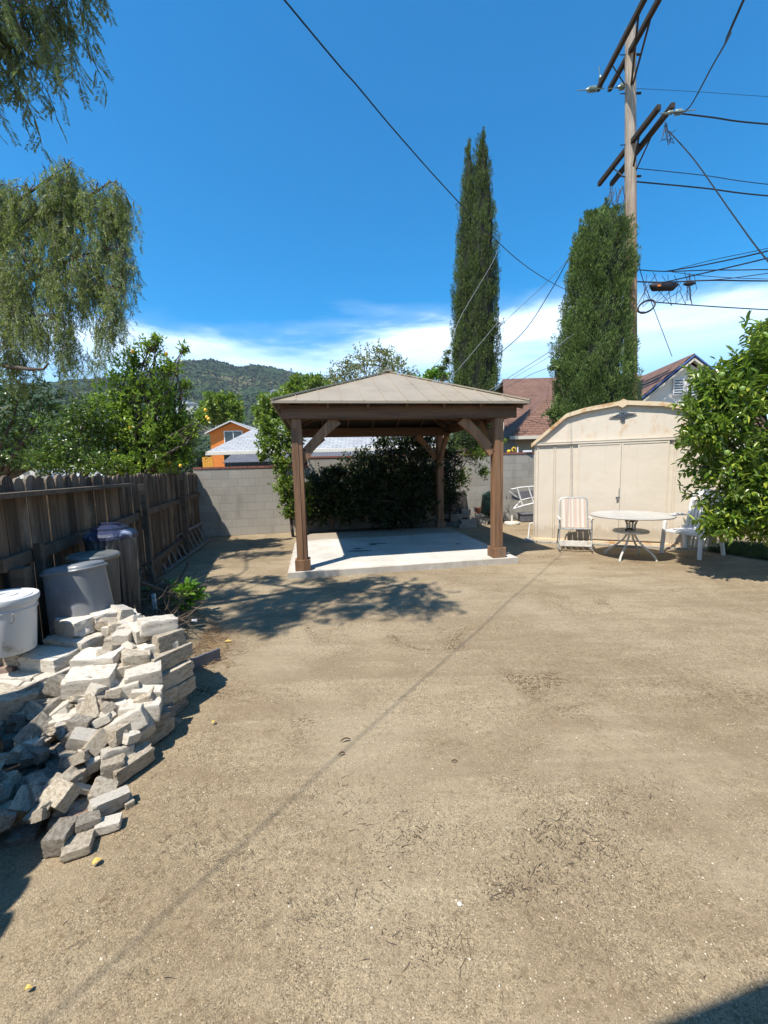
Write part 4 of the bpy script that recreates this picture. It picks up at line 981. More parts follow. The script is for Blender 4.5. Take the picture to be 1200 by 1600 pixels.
for i in range(120):
    if i < 98: x0, y0 = rb.uniform(-2.15, -1.42), rb.uniform(1.6, 2.3)
    else: x0, y0 = rb.uniform(-1.95, -1.62), rb.uniform(2.1, 2.9)
    sh_ = i < 98; o = bpy.data.objects.new('brick_fragment', BM['g' if sh_ and rb.random() < .7 and x0 < -1.68 else ('t' if rb.random() < .6 or y0 < 2.0 else 'w')][rb.randrange(5)]); COL.objects.link(o)  # greys kept to the shaded side, so the tone carries that shade
    s_ = rb.uniform(.07, .17 if y0 > 2.05 else .125); o.scale = (s_, s_*rb.uniform(.5, .9), s_*rb.uniform(.3, .7)); o.location = (x0, y0, surf(x0, y0)+.10+s_*.1 if x0 < -1.5 or y0 > 2 else .03)
    o.rotation_euler = Euler((R(rb.uniform(-35, 35)), R(rb.uniform(-35, 35)), R(rb.uniform(0, 180)))); tag(o, '%s %s brick fragment on the pile, %s %s' % (('tiny' if s_ < .09 else 'small' if s_ < .12 else 'chunky', {'chalky_tan_brick': 'tan', 'shade_grey_brick': 'grey', 'white_painted_brick': 'white'}[o.data.materials[0].name])+where(o.location)[1:]), 'brick fragment', 'loose brick fragments on the pile')
print('filler bricks', cnt)

# ------------------------------------------------------------ leaf builders
def rdir(rs, n):
    v = rs.normal(size=(n, 3)); return v/np.linalg.norm(v, axis=1, keepdims=True)
def nrm(v): return v/np.maximum(np.linalg.norm(v, axis=1, keepdims=True), 1e-9)
def leaf_arrays(P, D, L, W, rs, fold=.25, curl=.15, six=True, up=None):
    """P base points, D long axes (unit), L, W arrays -> verts, quads"""
    n = len(P); r = rdir(rs, n) if up is None else nrm(np.tile(np.array(up, float), (n, 1))+rdir(rs, n)*.45)
    Sd = nrm(np.cross(D, r)); Nn = np.cross(Sd, D); L = L[:, None]; W = W[:, None]
    if six:
        b = P; t = P+D*L-Nn*L*curl
        l1 = P+D*L*.32+Sd*W*.46+Nn*W*fold; r1 = P+D*L*.32-Sd*W*.46+Nn*W*fold
        l2 = P+D*L*.70+Sd*W*.40+Nn*(W*fold-L*curl*.4); r2 = P+D*L*.70-Sd*W*.40+Nn*(W*fold-L*curl*.4)
        V = np.stack([b, l1, l2, t, r2, r1], 1).reshape(-1, 3); i = np.arange(n)*6
        F = np.concatenate([np.stack([i, i+1, i+2, i+3], 1), np.stack([i, i+3, i+4, i+5], 1)])
    else:
        V = np.stack([P, P+D*L*.45+Sd*W*.5, P+D*L, P+D*L*.45-Sd*W*.5], 1).reshape(-1, 3); i = np.arange(n)*4
        F = np.stack([i, i+1, i+2, i+3], 1)
    return V, F
def cat(parts):
    V = []; F = []; o = 0
    for v, f in parts: V.append(v); F.append(f+o); o += len(v)
    return np.concatenate(V), np.concatenate(F)
def nz3(p, s, o=0.0): return np.array([noise.noise(Vector((a[0]*s+o, a[1]*s+o*1.7, a[2]*s-o))) for a in p])
def blob_tips(rs, c, rad, n, lo=.55, lump=.28, seed=0.0, zmin=None):
    d = rdir(rs, n); k = 1+lump*2*nz3(d, 1.6, seed)+lump*nz3(d, 4.2, seed+3)
    u = lo+(1-lo)*rs.random(n)**.55
    P = np.array(c)+d*np.array(rad)*(k*u)[:, None]
    if zmin is not None: m = P[:, 2] > zmin; P, d = P[m], d[m]
    return P, d
def rosettes(rs, P, O, k, L, W, spread=1.0, twig=.10, droop=.0, **kw):
    n = len(P)*k; Pi = np.repeat(P, k, 0); Oi = np.repeat(O, k, 0)
    off = rs.random(n)[:, None]*twig
    D = nrm(Oi*.7+rdir(rs, n)*spread+np.array([0, 0, -droop]))
    return leaf_arrays(Pi-Oi*off+rdir(rs, n)*twig*.15, D, L*(.65+.6*rs.random(n)), W*(.7+.5*rs.random(n)), rs, **kw)
def limbs(b, base, tips, r0, r1, rs, fork=.45):
    base = Vector(base)
    for t in tips:
        t = Vector([float(x) for x in t]); m = base.lerp(t, fork)+Vector([float(x) for x in rs.normal(size=3)*.07*(t-base).length]); m.z = base.z+(t.z-base.z)*.42
        P = [base, base.lerp(m, .5), m, m.lerp(t, .5)+Vector([float(x) for x in rs.normal(size=3)*.04*(t-base).length]), t]
        b.tube(P, [r0, r0*.8, r0*.6, r0*.35, r1], 7)
def tree(name, label, cat_, base, blobs, leaf, L, W, tips=500, k=8, seed=1, trunk=.09, stem_top=None, group=None, lo=.5, six=False, spread=1.1, twig=.15, droop=.1, lump=.28, nl=5, up=None, fold=.25):
    rs = np.random.RandomState(seed); bx, by = base[0], base[1]; z0 = base[2] if len(base) > 2 else 0
    t = thing(name, label, cat_, (bx, by, z0), group=group); parts = []; b = MB()
    allc = np.mean([q[0] for q in blobs], 0); st = stem_top or (bx*.6+allc[0]*.4, by*.6+allc[1]*.4, z0+(allc[2]-z0)*.45)
    loc0 = Vector((bx, by, z0))
    b.tube([(0, 0, -.1), (Vector(st)-loc0)*.5+Vector((.03*trunk*10, 0, 0)), Vector(st)-loc0], [trunk*1.25, trunk, trunk*.8], 9)
    tot = sum((q[1][0]*q[1][1]*q[1][2])**.667 for q in blobs)
    for qi, (c, rad) in enumerate(blobs):
        nt_ = max(12, int(tips*(rad[0]*rad[1]*rad[2])**.667/tot))
        P, O = blob_tips(rs, c, rad, nt_, lo, lump, seed+qi*1.3)
        parts.append(rosettes(rs, P-np.array([bx, by, z0]), nrm(O+np.array([0, 0, .25])), k, L, W, spread, twig, droop, six=six, up=up, fold=fold))
        ti = P[rs.choice(len(P), min(nl, len(P)), replace=False)]
        limbs(b, Vector(st)-loc0, [q-np.array([bx, by, z0]) for q in (np.array(c)*.35+ti*.65)], trunk*.5, trunk*.06, rs)
    b.build('trunk', M['bark'], t, smooth=True, autosmooth=80)
    V, F = cat(parts); raw('crown', V, F, M[leaf], t); return t
def blob(px, py, y, rpx, rz=None, ry=None):
    p = Yp(px, py, y); s = y/F_PX; rz = rz or rpx
    return ((p.x, p.y, p.z), (rpx*s, (ry or rpx)*s, rz*s))

# citrus at the right
t = tree('citrus_tree', 'large glossy leaved citrus tree at the right side, overhanging the white armchair', 'tree', (5.75, 5.75),
    [blob(1195, 660, 5.5, 108, 150), blob(1125, 640, 5.4, 52, 70), blob(1150, 760, 5.3, 62, 78), blob(1130, 815, 5.2, 40, 32), blob(1215, 800, 5.2, 85, 56), blob(1112, 603, 5.5, 28, 26), blob(1105, 675, 5.3, 34, 34), blob(1235, 560, 5.8, 60, 62), blob(1160, 575, 5.6, 36, 30), blob(1310, 700, 5.6, 110, 130)],
    'lf_citrus', .105, .040, tips=2300, k=9, seed=11, trunk=.09, stem_top=(5.7, 5.65, .75), lo=.45, six=True, spread=.95, twig=.16, droop=.25, lump=.20, nl=4, up=(0, 0, 1))
rs = np.random.RandomState(8)
for (px, py) in [(1128, 585), (1160, 607), (1136, 707)]:
    p = Yp(px, py, 4.75); o = MB().lathe([(0, -.034), (.02, -.028), (.028, -.01), (.029, .01), (.02, .024), (0, .029)], n=14).build('fruit', M['green_fruit'], t, smooth=True); o.location = p-t.location
# lemon tree over the fence
t = tree('lemon_tree', 'bushy lemon tree with yellow fruit rising behind the wooden fence', 'tree', (-4.9, 7.6),
    [blob(232, 665, 7.6, 62, 62), blob(205, 600, 7.6, 40, 48), blob(175, 650, 7.5, 40, 60), blob(270, 690, 7.6, 44, 46), blob(225, 725, 7.4, 70, 26), blob(255, 615, 7.6, 36, 30), blob(282, 650, 7.7, 26, 24), blob(288, 705, 7.5, 24, 28), blob(290, 600, 7.7, 14, 8), blob(288, 545, 7.7, 11, 12), blob(262, 575, 7.7, 26, 18), blob(235, 540, 7.6, 22, 16), blob(245, 527, 7.6, 14, 10), blob(150, 690, 7.4, 28, 40), blob(210, 560, 7.6, 20, 22), blob(316, 650, 7.4, 13, 18), blob(303, 672, 7.4, 14, 16)],
    'lf_lemon', .085, .038, tips=2300, k=8, seed=21, trunk=.08, stem_top=(-4.8, 7.6, 1.3), lo=.35, six=False, spread=1.0, twig=.14, droop=.1, lump=.22, up=(0, 0, 1))
rs = np.random.RandomState(3)
for (px, py) in [(207, 549), (260, 553), (321, 641), (323, 652), (233, 720), (265, 722), (204, 668), (180, 705), (326, 655), (282, 728)]:
    p = Yp(px, py, 7.05+rs.random()*.3); o = MB().lathe([(0, -.034), (.017, -.028), (.028, -.010), (.028, .010), (.017, .028), (0, .036)], n=10).build('lemon', M['lemon'], t, smooth=True); o.location = p-t.location
tree('evergreen_tree', 'dark dense evergreen tree at the left edge beyond the fence, under the weeping branches', 'tree', (-11.0, 11.4),
    [blob(-10, 650, 11.4, 95, 75), blob(60, 640, 11.2, 42, 50), blob(40, 700, 11.2, 60, 40), blob(-90, 640, 11.4, 80, 80)], 'lf_dark', .095, .048, tips=1900, k=8, seed=31, trunk=.14, lo=.4, spread=1.1, twig=.16)
tree('bushy_shrub', 'mixed green shrub between the dark evergreen and the lemon tree behind the fence', 'shrub', (-5.6, 6.9),
    [blob(110, 690, 6.9, 46, 52), blob(80, 720, 6.7, 50, 28), blob(160, 725, 6.7, 40, 20), blob(135, 650, 7.0, 30, 34)], 'lf_dark', .065, .03, tips=900, k=8, seed=33, trunk=.05, lo=.4, spread=1.1, twig=.14)

# pepper trees: hanging strands of feathery leaflets
def strands(rs, A, Ls, frond, nl, ll, lw, step, outx=None, sway=.12):
    """A anchors, Ls lengths; each strand carries pinnate fronds"""
    stems = MB(); VV = []
    P = []; D = []
    for a, L in zip(A, Ls):
        a = np.array(a); h = rs.normal(size=3)*sway; h[2] = 0
        if outx is not None: h = h+outx
        n = 6; q = [a+h*(1-(1-i/n)**2)+np.array([0, 0, -L*(i/n)**1.15]) for i in range(n+1)]
        stems.tube([Vector([float(x) for x in z]) for z in q], [.006*(1-.75*i/n) for i in range(n+1)], 3, cap=False)
        m = max(2, int(L/step))
        for i in range(m):
            t = (i+.5)/m*n; j = min(n-1, int(t)); f = t-j; b0 = q[j]*(1-f)+q[j+1]*f
            ax = rs.normal(size=3)*.55; ax[2] = -1.0-.3*rs.random(); ax = ax/np.linalg.norm(ax)
            sd = np.cross(ax, rs.normal(size=3)); sd /= np.linalg.norm(sd); fl = frond*(.6+.6*rs.random())
            k = nl; s = (np.arange(k)+.5)/k
            base = b0+ax*(s*fl)[:, None]
            for sg in (-1, 1):
                dd = ax*.62+sd*sg*.78; P.append(base); D.append(np.tile(dd/np.linalg.norm(dd), (k, 1)))
    P = np.concatenate(P); D = np.concatenate(D); n = len(P)
    return stems, leaf_arrays(P, D, ll*(.75+.5*rs.random(n)), lw*np.ones(n), rs, six=False)
def pepper(name, label, base, limbs_, lobes, nstr, Lr, frond, nl, ll, lw, step, seed, leafm, tr=.2, off=None):
    rs = np.random.RandomState(seed); base = Vector(base); t = thing(name, label, 'tree', base); b = MB()
    for path, r0, r1 in limbs_:
        n = len(path); b.tube([Vector(p)-base for p in path], [r0+(r1-r0)*i/(n-1) for i in range(n)], 9)
    A = []; tot = sum(l[1][0]*l[1][2] for l in lobes)
    for c, rad in lobes:
        k = max(2, int(nstr*rad[0]*rad[2]/tot)); d = rdir(rs, k); u = .3+.7*rs.random(k)**.6
        pts_ = np.array(c)+d*np.array(rad)*u[:, None]; A.append(pts_)
        # twigs arching from the nearest limb end towards the anchors
        for q in pts_[:max(2, k//9)]:
            c0 = Vector(c); e = Vector([float(x) for x in q]); mid = c0.lerp(e, .5)+Vector((0, 0, .12)); b.tube([c0-base, mid-base, e-base], [.02, .012, .005], 5)
    A = np.concatenate(A)-np.array(base)
    Ls = Lr[0]+(Lr[1]-Lr[0])*rs.random(len(A))
    st, (V, F) = strands(rs, A, Ls, frond, nl, ll, lw, step)
    b.build('trunk', M['bark'], t, smooth=True, autosmooth=80); st.build('hanging_stems', M['bark'], t); raw('crown', V, F, M[leafm], t); return t
def lobe(px, py, y, rpx, rz=None): return blob(px, py, y*1.5, rpx, rz)
PB = (-12.3, 10.8, 0)
lobes = [lobe(105, 300, 6.6, 26, 30), lobe(160, 325, 6.6, 30, 20), lobe(190, 320, 6.5, 20, 22), lobe(60, 330, 6.6, 34, 26), lobe(15, 345, 6.7, 34, 30), lobe(100, 370, 6.5, 38, 30), lobe(165, 375, 6.5, 30, 26),
    lobe(190, 400, 6.4, 14, 30), lobe(45, 420, 6.5, 44, 34), lobe(-20, 430, 6.6, 44, 50), lobe(110, 440, 6.4, 38, 28), lobe(180, 455, 6.3, 20, 30), lobe(25, 490, 6.3, 44, 30), lobe(90, 500, 6.3, 34, 22), lobe(165, 500, 6.3, 24, 18),
    lobe(-80, 350, 6.8, 60, 60), lobe(-120, 470, 6.8, 70, 60), lobe(10, 545, 6.2, 38, 20), lobe(110, 545, 6.3, 26, 12), lobe(140, 420, 6.4, 24, 30), lobe(150, 560, 6.3, 14, 8)]
def Lp(px, py, y): p = Yp(px, py, y*1.5); return (p.x, p.y, p.z)
pepper('pepper_tree', 'tall weeping pepper tree with feathery hanging foliage at the left beyond the fence', PB,
    [([PB, (-12.0, 10.8, 1.8), (-11.4, 10.6, 3.6), Lp(-60, 440, 6.9), Lp(-10, 390, 6.8), Lp(50, 345, 6.7), Lp(110, 320, 6.7), Lp(150, 300, 6.7), Lp(172, 284, 6.6)], .16, .010),
     ([(-11.5, 10.6, 3.3), Lp(-20, 480, 6.6), Lp(60, 430, 6.5), Lp(120, 400, 6.4), Lp(185, 385, 6.4)], .07, .008),
     ([(-11.4, 10.6, 3.6), Lp(-70, 360, 6.7), Lp(20, 320, 6.7), Lp(75, 280, 6.6), Lp(103, 262, 6.6)], .06, .008),
     ([(-11.5, 10.6, 3.0), Lp(-30, 560, 6.2), Lp(8, 572, 6.1), Lp(45, 577, 6.0), Lp(68, 577, 6.0), Lp(76, 568, 6.0)], .07, .015)],
    lobes+[lobe(105, 262, 6.6, 26, 16), lobe(95, 285, 6.6, 34, 20), lobe(45, 300, 6.6, 34, 20), lobe(-10, 300, 6.7, 36, 24), lobe(180, 295, 6.5, 24, 14), lobe(150, 300, 6.5, 24, 16)], 2300, (.3, .95), .22, 7, .070, .016, .10, 41, 'lf_pepper')
PB2 = (-5.6, 2.0, 0)
tg = [(350, 905), (345, 930), (380, 925), (405, 945), (430, 962), (450, 972), (425, 905), (470, 925), (480, 955), (520, 930), (545, 915), (560, 950), (600, 925), (640, 912), (620, 940), (660, 930), (675, 945), (390, 965), (500, 905), (450, 940), (590, 905), (350, 848), (385, 846), (420, 850), (345, 868), (395, 866), (440, 862), (325, 885)]
lob2 = []
for i, (px, py) in enumerate(tg):
    g = G(px, py); z = max(6.3, (g.y+1.37)/1.285+.95); lob2.append(((g.x-.345*z, g.y-.43*z, z), (.34, .24, .10)))
end = [l[0] for l in lob2]
vis = [blob(10, -50, 3.1, 45, 22), blob(75, -75, 3.2, 45, 20), blob(120, -80, 3.3, 22, 14), blob(-45, -10, 3.0, 50, 30), blob(5, 0, 3.0, 25, 20), blob(40, 0, 3.2, 22, 18), blob(-40, 60, 3.0, 35, 25), blob(10, 50, 3.1, 16, 12), blob(85, 10, 3.2, 10, 6)]
pepper('pepper_tree', 'nearer weeping pepper tree whose feathery branch tips hang into the top left corner', PB2,
    [([PB2, (-5.5, 2.0, 2.0), (-5.0, 2.1, 3.8), (-4.2, 2.3, 5.4), (-3.3, 2.5, 6.5), (-2.4, 2.55, 6.9), end[9], end[13], end[16]], .10, .004),
     ([(-4.2, 2.3, 5.4), (-3.9, 2.7, 5.6), vis[3][0], vis[0][0], vis[1][0]], .035, .006),
     ([(-3.3, 2.5, 6.5), end[0], end[2], end[4], end[5]], .028, .004), ([(-2.4, 2.55, 6.9), end[7], end[11]], .022, .004), ([(-4.2, 2.3, 5.4), (-4.9, 3.2, 7.6), end[22], end[23], end[24]], .018, .004), ([vis[3][0], vis[6][0]], .015, .006)],
    [(l[0], l[1]) for l in lob2], 680, (.2, .45), .18, 8, .065, .015, .06, 42, 'lf_pepper2')
rs = np.random.RandomState(77)
t2 = [o for o in bpy.data.objects if o.name.startswith('pepper_tree') and o.type == 'EMPTY'][-1]
A = []
for c, rad in vis:
    k = 11; d = rdir(rs, k); A.append(np.array(c)+d*np.array(rad)*(.2+.8*rs.random(k))[:, None])
A = np.concatenate(A)-np.array(PB2)
st, (V, F) = strands(rs, A, .18+.42*rs.random(len(A)), .16, 15, .036, .0075, .055, sway=.10)
st.build('hanging_stems', M['bark'], t2); raw('hanging_tips', V, F, M['lf_pepper2'], t2)

# ------------------------------------------------------------ cypress and juniper: plumes of upright sprays
def column(name, label, base, prof, leaf, nplume, plL, plR, nspray, sl, sw, seed, lobes=((0, 0, 1.0),), out=.25, lump=.28):
    """prof: list of (z, radius); lobes: side columns (dx, dy, height factor)"""
    rs = np.random.RandomState(seed); t = thing(name, label, 'tree', base); P = []; D = []; core = MB()
    zs = [p[0] for p in prof]; rr = [p[1] for p in prof]
    for li, lb in enumerate(lobes):
        dx, dy, hf, rf = lb[0], lb[1], lb[2], lb[3] if len(lb) > 3 else 1.0
        zt = zs[-1]*hf
        cp = [(max(.001, np.interp(z/hf, zs, rr)*rf*.74), z) for z in np.linspace(0.05, zt*.985, 40)]
        vs = []; fs = []; n = 20; dxt = lb[4] if len(lb) > 4 else dx*.7
        for r, z in cp:
            for k in range(n):
                a = 2*math.pi*k/n; q = r*(1+.22*noise.noise(Vector((math.cos(a)*2, math.sin(a)*2, z*1.1+seed))))
                vs.append((dx+(dxt-dx)*z/zt+q*math.cos(a), dy*(1-.3*z/zt)+q*math.sin(a), z))
        for j in range(len(cp)-1):
            for k in range(n): p, q = j*n+k, j*n+(k+1) % n; fs.append((p, q, q+n, p+n))
        core.add(vs, fs)
        m = int(nplume*(rf if li == 0 else rf*hf))
        zz_ = rs.random(m*3)*zt; acc = rs.random(m*3) < (np.interp(zz_/hf, zs, rr)/max(rr)*.85+.15); zz_ = zz_[acc][:m]
        for z in zz_:
            a = rs.random()*2*math.pi; r = np.interp(z/hf, zs, rr)*rf
            r *= (1+lump*noise.noise(Vector((math.cos(a)*1.6, math.sin(a)*1.6, z*.6+seed)))+.14*noise.noise(Vector((math.cos(a)*3.5, math.sin(a)*3.5, z*1.7))))*(.80+.22*rs.random())
            o = np.array([math.cos(a), math.sin(a), 0]); c = np.array([dx+(dxt-dx)*z/zt, dy*(1-.3*z/zt), z])+o*r
            ax = nrm((np.array([0, 0, 1.0])+o*out*(.4+rs.random())+rs.normal(size=3)*.10)[None])[0]
            L = plL*(.6+.7*rs.random())*min(1, .5+(zt-z)/2.5); Rr = plR*(.7+.6*rs.random())*min(1, .35+(zt-z)/3)
            s = rs.random(nspray)**.8; th = rs.random(nspray)*2*math.pi
            e1 = np.cross(ax, [1, .1, 0]); e1 /= np.linalg.norm(e1); e2 = np.cross(ax, e1)
            rad = Rr*np.sin(np.pi*np.clip(s*.92+.06, 0, 1))**.6*(.55+.45*rs.random(nspray))
            rdv = e1*np.cos(th)[:, None]+e2*np.sin(th)[:, None]
            P.append(c-ax*L*.35+ax*(s*L)[:, None]+rdv*rad[:, None]); D.append(nrm(ax[None]*1.0+rdv*.45+rs.normal(size=(nspray, 3))*.22))
    P = np.concatenate(P); D = np.concatenate(D); n = len(P)
    V, F = leaf_arrays(P, D, sl*(.6+.8*rs.random(n)), sw*(.7+.6*rs.random(n)), rs, six=False)
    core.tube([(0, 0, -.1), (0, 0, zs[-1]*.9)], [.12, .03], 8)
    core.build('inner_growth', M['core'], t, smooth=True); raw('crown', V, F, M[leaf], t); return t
cy = 14.0; cb = Yp(738, 700, cy); sc = cy/F_PX
def zat(px, py, y): return Yp(px, py, y).z
prof = [(0, .78), (1.2, .92), (zat(743, 590, cy), 40*sc), (zat(743, 500, cy), 37*sc), (zat(743, 440, cy), 34*sc), (zat(745, 380, cy), 29*sc), (zat(748, 300, cy), 20*sc), (zat(752, 250, cy), 12*sc), (zat(757, 225, cy), 7*sc), (zat(757, 209, cy), 1.5*sc)]
column('cypress_tree', 'very tall narrow twin-tipped cypress rising behind the gazebo roof', (cb.x, cy, 0), prof, 'lf_cyp', 1300, .60, .075, 90, .075, .014, 51, lobes=((.17, 0, 1.0, .74, .34), (-.36, .10, .972, .52, -.06)), out=.06, lump=.16)
jy = 12.3; jb = Yp(917, 640, jy); sc = jy/F_PX
prof = [(0, 1.15), (1.5, 64*sc), (zat(930, 600, jy), 64*sc), (zat(930, 540, jy), 62*sc), (zat(935, 480, jy), 54*sc), (zat(940, 420, jy), 47*sc), (zat(945, 370, jy), 40*sc), (zat(947, 345, jy), 30*sc), (zat(948, 326, jy), 14*sc)]
column('juniper_tree', 'broad shaggy columnar juniper between the shed and the utility pole', (jb.x, jy, 0), [(z, q*(.84 if z < zat(940, 420, jy) else .92)) for z, q in prof], 'lf_jun', 1000, .55, .16, 140, .075, .019, 52, lobes=((0.06, 0, 1.0, .92, .30), (-.45, -.15, .93, .55, -.05)), out=.30)
tree('evergreen_shrub', 'small dark leafy sprig tree at the left flank of the juniper', 'shrub', (5.6, 12.2), [blob(868, 572, 12.2, 11, 9), blob(862, 645, 12.2, 12, 12)], 'lf_jun', .09, .04, tips=90, k=9, seed=5, trunk=.03)

# ------------------------------------------------------------ shrubs behind the gazebo
tree('leafy_shrub', 'sunlit leafy shrub climbing at the left front post of the gazebo against the wall', 'shrub', (-2.2, 9.6),
    [blob(425, 690, 9.7, 26, 28), blob(415, 665, 9.7, 16, 18), blob(440, 720, 9.6, 18, 22), blob(447, 765, 9.5, 20, 32), blob(452, 800, 9.5, 15, 14), blob(455, 680, 9.8, 22, 34), blob(408, 712, 9.7, 10, 10), blob(475, 780, 9.5, 16, 30)],
    'lf_mid', .075, .040, tips=1150, k=8, seed=61, trunk=.03, stem_top=tuple(Yp(445, 745, 9.6)), lo=.3, spread=1.1, twig=.12, nl=3)
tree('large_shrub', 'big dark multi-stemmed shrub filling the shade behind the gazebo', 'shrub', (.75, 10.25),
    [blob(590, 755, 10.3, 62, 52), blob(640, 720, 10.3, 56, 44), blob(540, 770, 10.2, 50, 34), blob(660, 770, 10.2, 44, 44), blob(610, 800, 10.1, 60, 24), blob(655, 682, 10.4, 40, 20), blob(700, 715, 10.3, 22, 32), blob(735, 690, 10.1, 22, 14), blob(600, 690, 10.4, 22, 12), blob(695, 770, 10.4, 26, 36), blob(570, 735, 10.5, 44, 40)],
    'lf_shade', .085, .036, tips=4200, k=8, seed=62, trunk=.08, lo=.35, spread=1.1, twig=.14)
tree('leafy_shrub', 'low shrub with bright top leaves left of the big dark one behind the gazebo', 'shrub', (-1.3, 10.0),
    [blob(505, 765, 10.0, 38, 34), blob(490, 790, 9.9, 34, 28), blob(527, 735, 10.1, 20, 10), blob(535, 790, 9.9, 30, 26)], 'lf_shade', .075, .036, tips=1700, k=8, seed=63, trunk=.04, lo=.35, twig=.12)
tree('bare_shrub', 'sparse leafy branch arching over the red-capped wall beside the gazebo roof', 'shrub', (1.75, 10.75),
    [blob(745, 705, 10.4, 30, 18), blob(770, 690, 10.6, 18, 10), blob(720, 745, 10.5, 20, 26), blob(755, 735, 10.4, 14, 16)], 'lf_mid', .08, .035, tips=300, k=7, seed=64, trunk=.03, stem_top=tuple(Yp(712, 705, 10.6)), lo=.2, spread=1.2, twig=.15)

# ------------------------------------------------------------ utility pole and wires
PY = 12.8; PB_ = Yp(991, 640, PY); PTp = Yp(985, 44, PY); PB0 = Vector((PB_.x+.03, PY, 0))
def utility_pole():
    t = thing('utility_pole', 'tall weathered wooden utility pole with two pairs of dark crossarms', 'utility pole', PB0)
    top_ = PTp-PB0
    b = MB(); n = 14; b.tube([Vector((0, 0, -.2)).lerp(top_, i/n) for i in range(n+1)], [.20-.065*i/n for i in range(n+1)], 18); b.build('pole', M['pole'], t, smooth=True)
    def axis(z): return top_*((z)/top_.z)
    for (pa, pb, z) in (((936, 288), (1030, 167), 10.75), ((955, 288), (1052, 164), 10.75), ((934, 140), (1031, -48), 13.1), ((952, 140), (1051, -40), 13.1)):
        a = G(*pa, z)-PB0; c = G(*pb, z)-PB0; MB().bar(a, c, .11, .14, bev=.012).build('crossarm', M['arm'], t)
        mid = axis(z-1.0); q = a.lerp(c, .72); q2 = a.lerp(c, .28)
        bb = MB(); bb.bar(q+Vector((0, 0, -.06)), mid, .05, .012); bb.bar(q2+Vector((0, 0, -.06)), mid, .05, .012); bb.build('arm_brace', M['arm'], t)
    b = MB()
    for z in (10.75, 13.1, 9.9, 12.1): p = axis(z); b.tube([p+Vector((-.30, 0, 0)), p+Vector((.30, 0, 0))], .012, 6); b.tube([p+Vector((.16, 0, 0)), p+Vector((.30, 0, 0))], .03, 6)
    b.build('through_bolt', M['wire'], t)
    def ins(px, py, z, d, n, r):
        p = G(px, py, z)-PB0; d = Vector(d).normalized(); bm_ = MB(); q = d.to_track_quat('Z', 'Y').to_euler()
        pr = []
        for i in range(n): pr += [(r, i*.05), (r*1.02, i*.05+.012), (r*.6, i*.05+.03)]
        bm_.lathe([(.02, -.05)]+pr+[(.02, n*.05+.05)], p, 16, rot=q); bm_.tube([p-d*.25, p+d*(n*.05+.30)], .012, 6); bm_.build('insulator', M['insul'], t, smooth=True)
    ins(931, 139, 12.95, (-1, .1, .02), 5, .085); ins(975, 135, 12.95, (-1, .1, -.05), 3, .09); ins(939, 126, 13.2, (-.2, 0, 1), 2, .07)
    ins(1056, 176, 10.55, (1, -.2, -.02), 3, .07); ins(1046, 176, 10.55, (1, -.1, 0), 2, .05)
    rs = random.Random(9); b = MB()
    for k in range(9):                                  # looped jumper leads under the arms
        p = Yp(958+rs.uniform(-8, 18), 290+rs.uniform(0, 10), PY)-PB0; q = Yp(972+rs.uniform(-6, 10), 318+rs.uniform(-14, 12), PY)-PB0; m = (p+q)/2+Vector((rs.uniform(-.3, .3), 0, rs.uniform(-.4, -.1)))
        b.tube([p, p.lerp(m, .5)+Vector((0, 0, -.08)), m, m.lerp(q, .5)+Vector((0, 0, -.05)), q], .010, 4)
    for k in range(7):
        p = Yp(1035+rs.uniform(-4, 10), 192+rs.uniform(-3, 6), 11.6)-PB0; q = Yp(1046+rs.uniform(-6, 14), 205+rs.uniform(-3, 12), 11.6)-PB0; m = (p+q)/2+Vector((rs.uniform(-.2, .2), 0, rs.uniform(-.35, -.1)))
        b.tube([p, p.lerp(m, .5)+Vector((0, 0, -.06)), m, m.lerp(q, .5)+Vector((0, 0, -.03)), q], .008, 4)
    b.build('jumper_leads', M['wire'], t)
    MB().bar(axis(6.1)+Vector((.15, 0, 0)), axis(6.1)+Vector((.42, 0, .0)), .02, .02).build('step_bolt', M['steel'], t)
utility_pole()
def wire(pts, r, label, name='overhead_wire', mat='wire', n=18, sag=0, group=None):
    """smooth run through the given points"""
    P = [Vector(p) for p in pts]; out = []
    if len(P) == 2:
        for i in range(n+1): t = i/n; out.append(P[0].lerp(P[1], t)+Vector((0, 0, -sag*4*t*(1-t))))
    else:
        Q = [P[0]*2-P[1]]+P+[P[-1]*2-P[-2]]
        for k in range(1, len(Q)-2):
            for i in range(8):
                t = i/8; a, b_, c, d = Q[k-1], Q[k], Q[k+1], Q[k+2]
                out.append(.5*((2*b_)+(c-a)*t+(2*a-5*b_+4*c-d)*t*t+(3*b_-a-3*c+d)*t**3))
        out.append(P[-1])
    o = MB().tube(out, r, 6).build(name, M[mat], smooth=True); return tag(o, label, 'cable' if name != 'overhead_wire' else 'wire', group)
_s1, _s2 = G(845, 895), G(530, 1180); _wd = (_s2-_s1)
def _wp(t, z): q = _s2+_wd*t; return (q.x-.345*z, q.y-.43*z, z)
wire([_wp(1.35, 4.1), _wp(.9, 3.97), _wp(.5, 3.88), _wp(.22, 3.84), (-.41, 2.18, 3.83), (-.09, 2.65, 3.85), (.15, 3.0, 3.86), (.61, 3.65, 3.89), (1.22, 4.54, 3.99), (2.08, 5.79, 4.22), (3.46, 7.81, 4.77), (5.2, 10.3, 5.6), Yp(988, 470, PY)], .0045, 'black service cable running from the top centre down to the juniper')
W_ = wire
P1 = Yp(1052, 176, 11.6)
W_([P1, Yp(1075, 170, 10.2), Yp(1112, 105, 7.8), Yp(1140, 55, 6.4), Yp(1162, 0, 5.2), (2.9, 1.0, 7.2)], .015, 'thick twisted cable rising from the lower crossarm to the upper right edge')
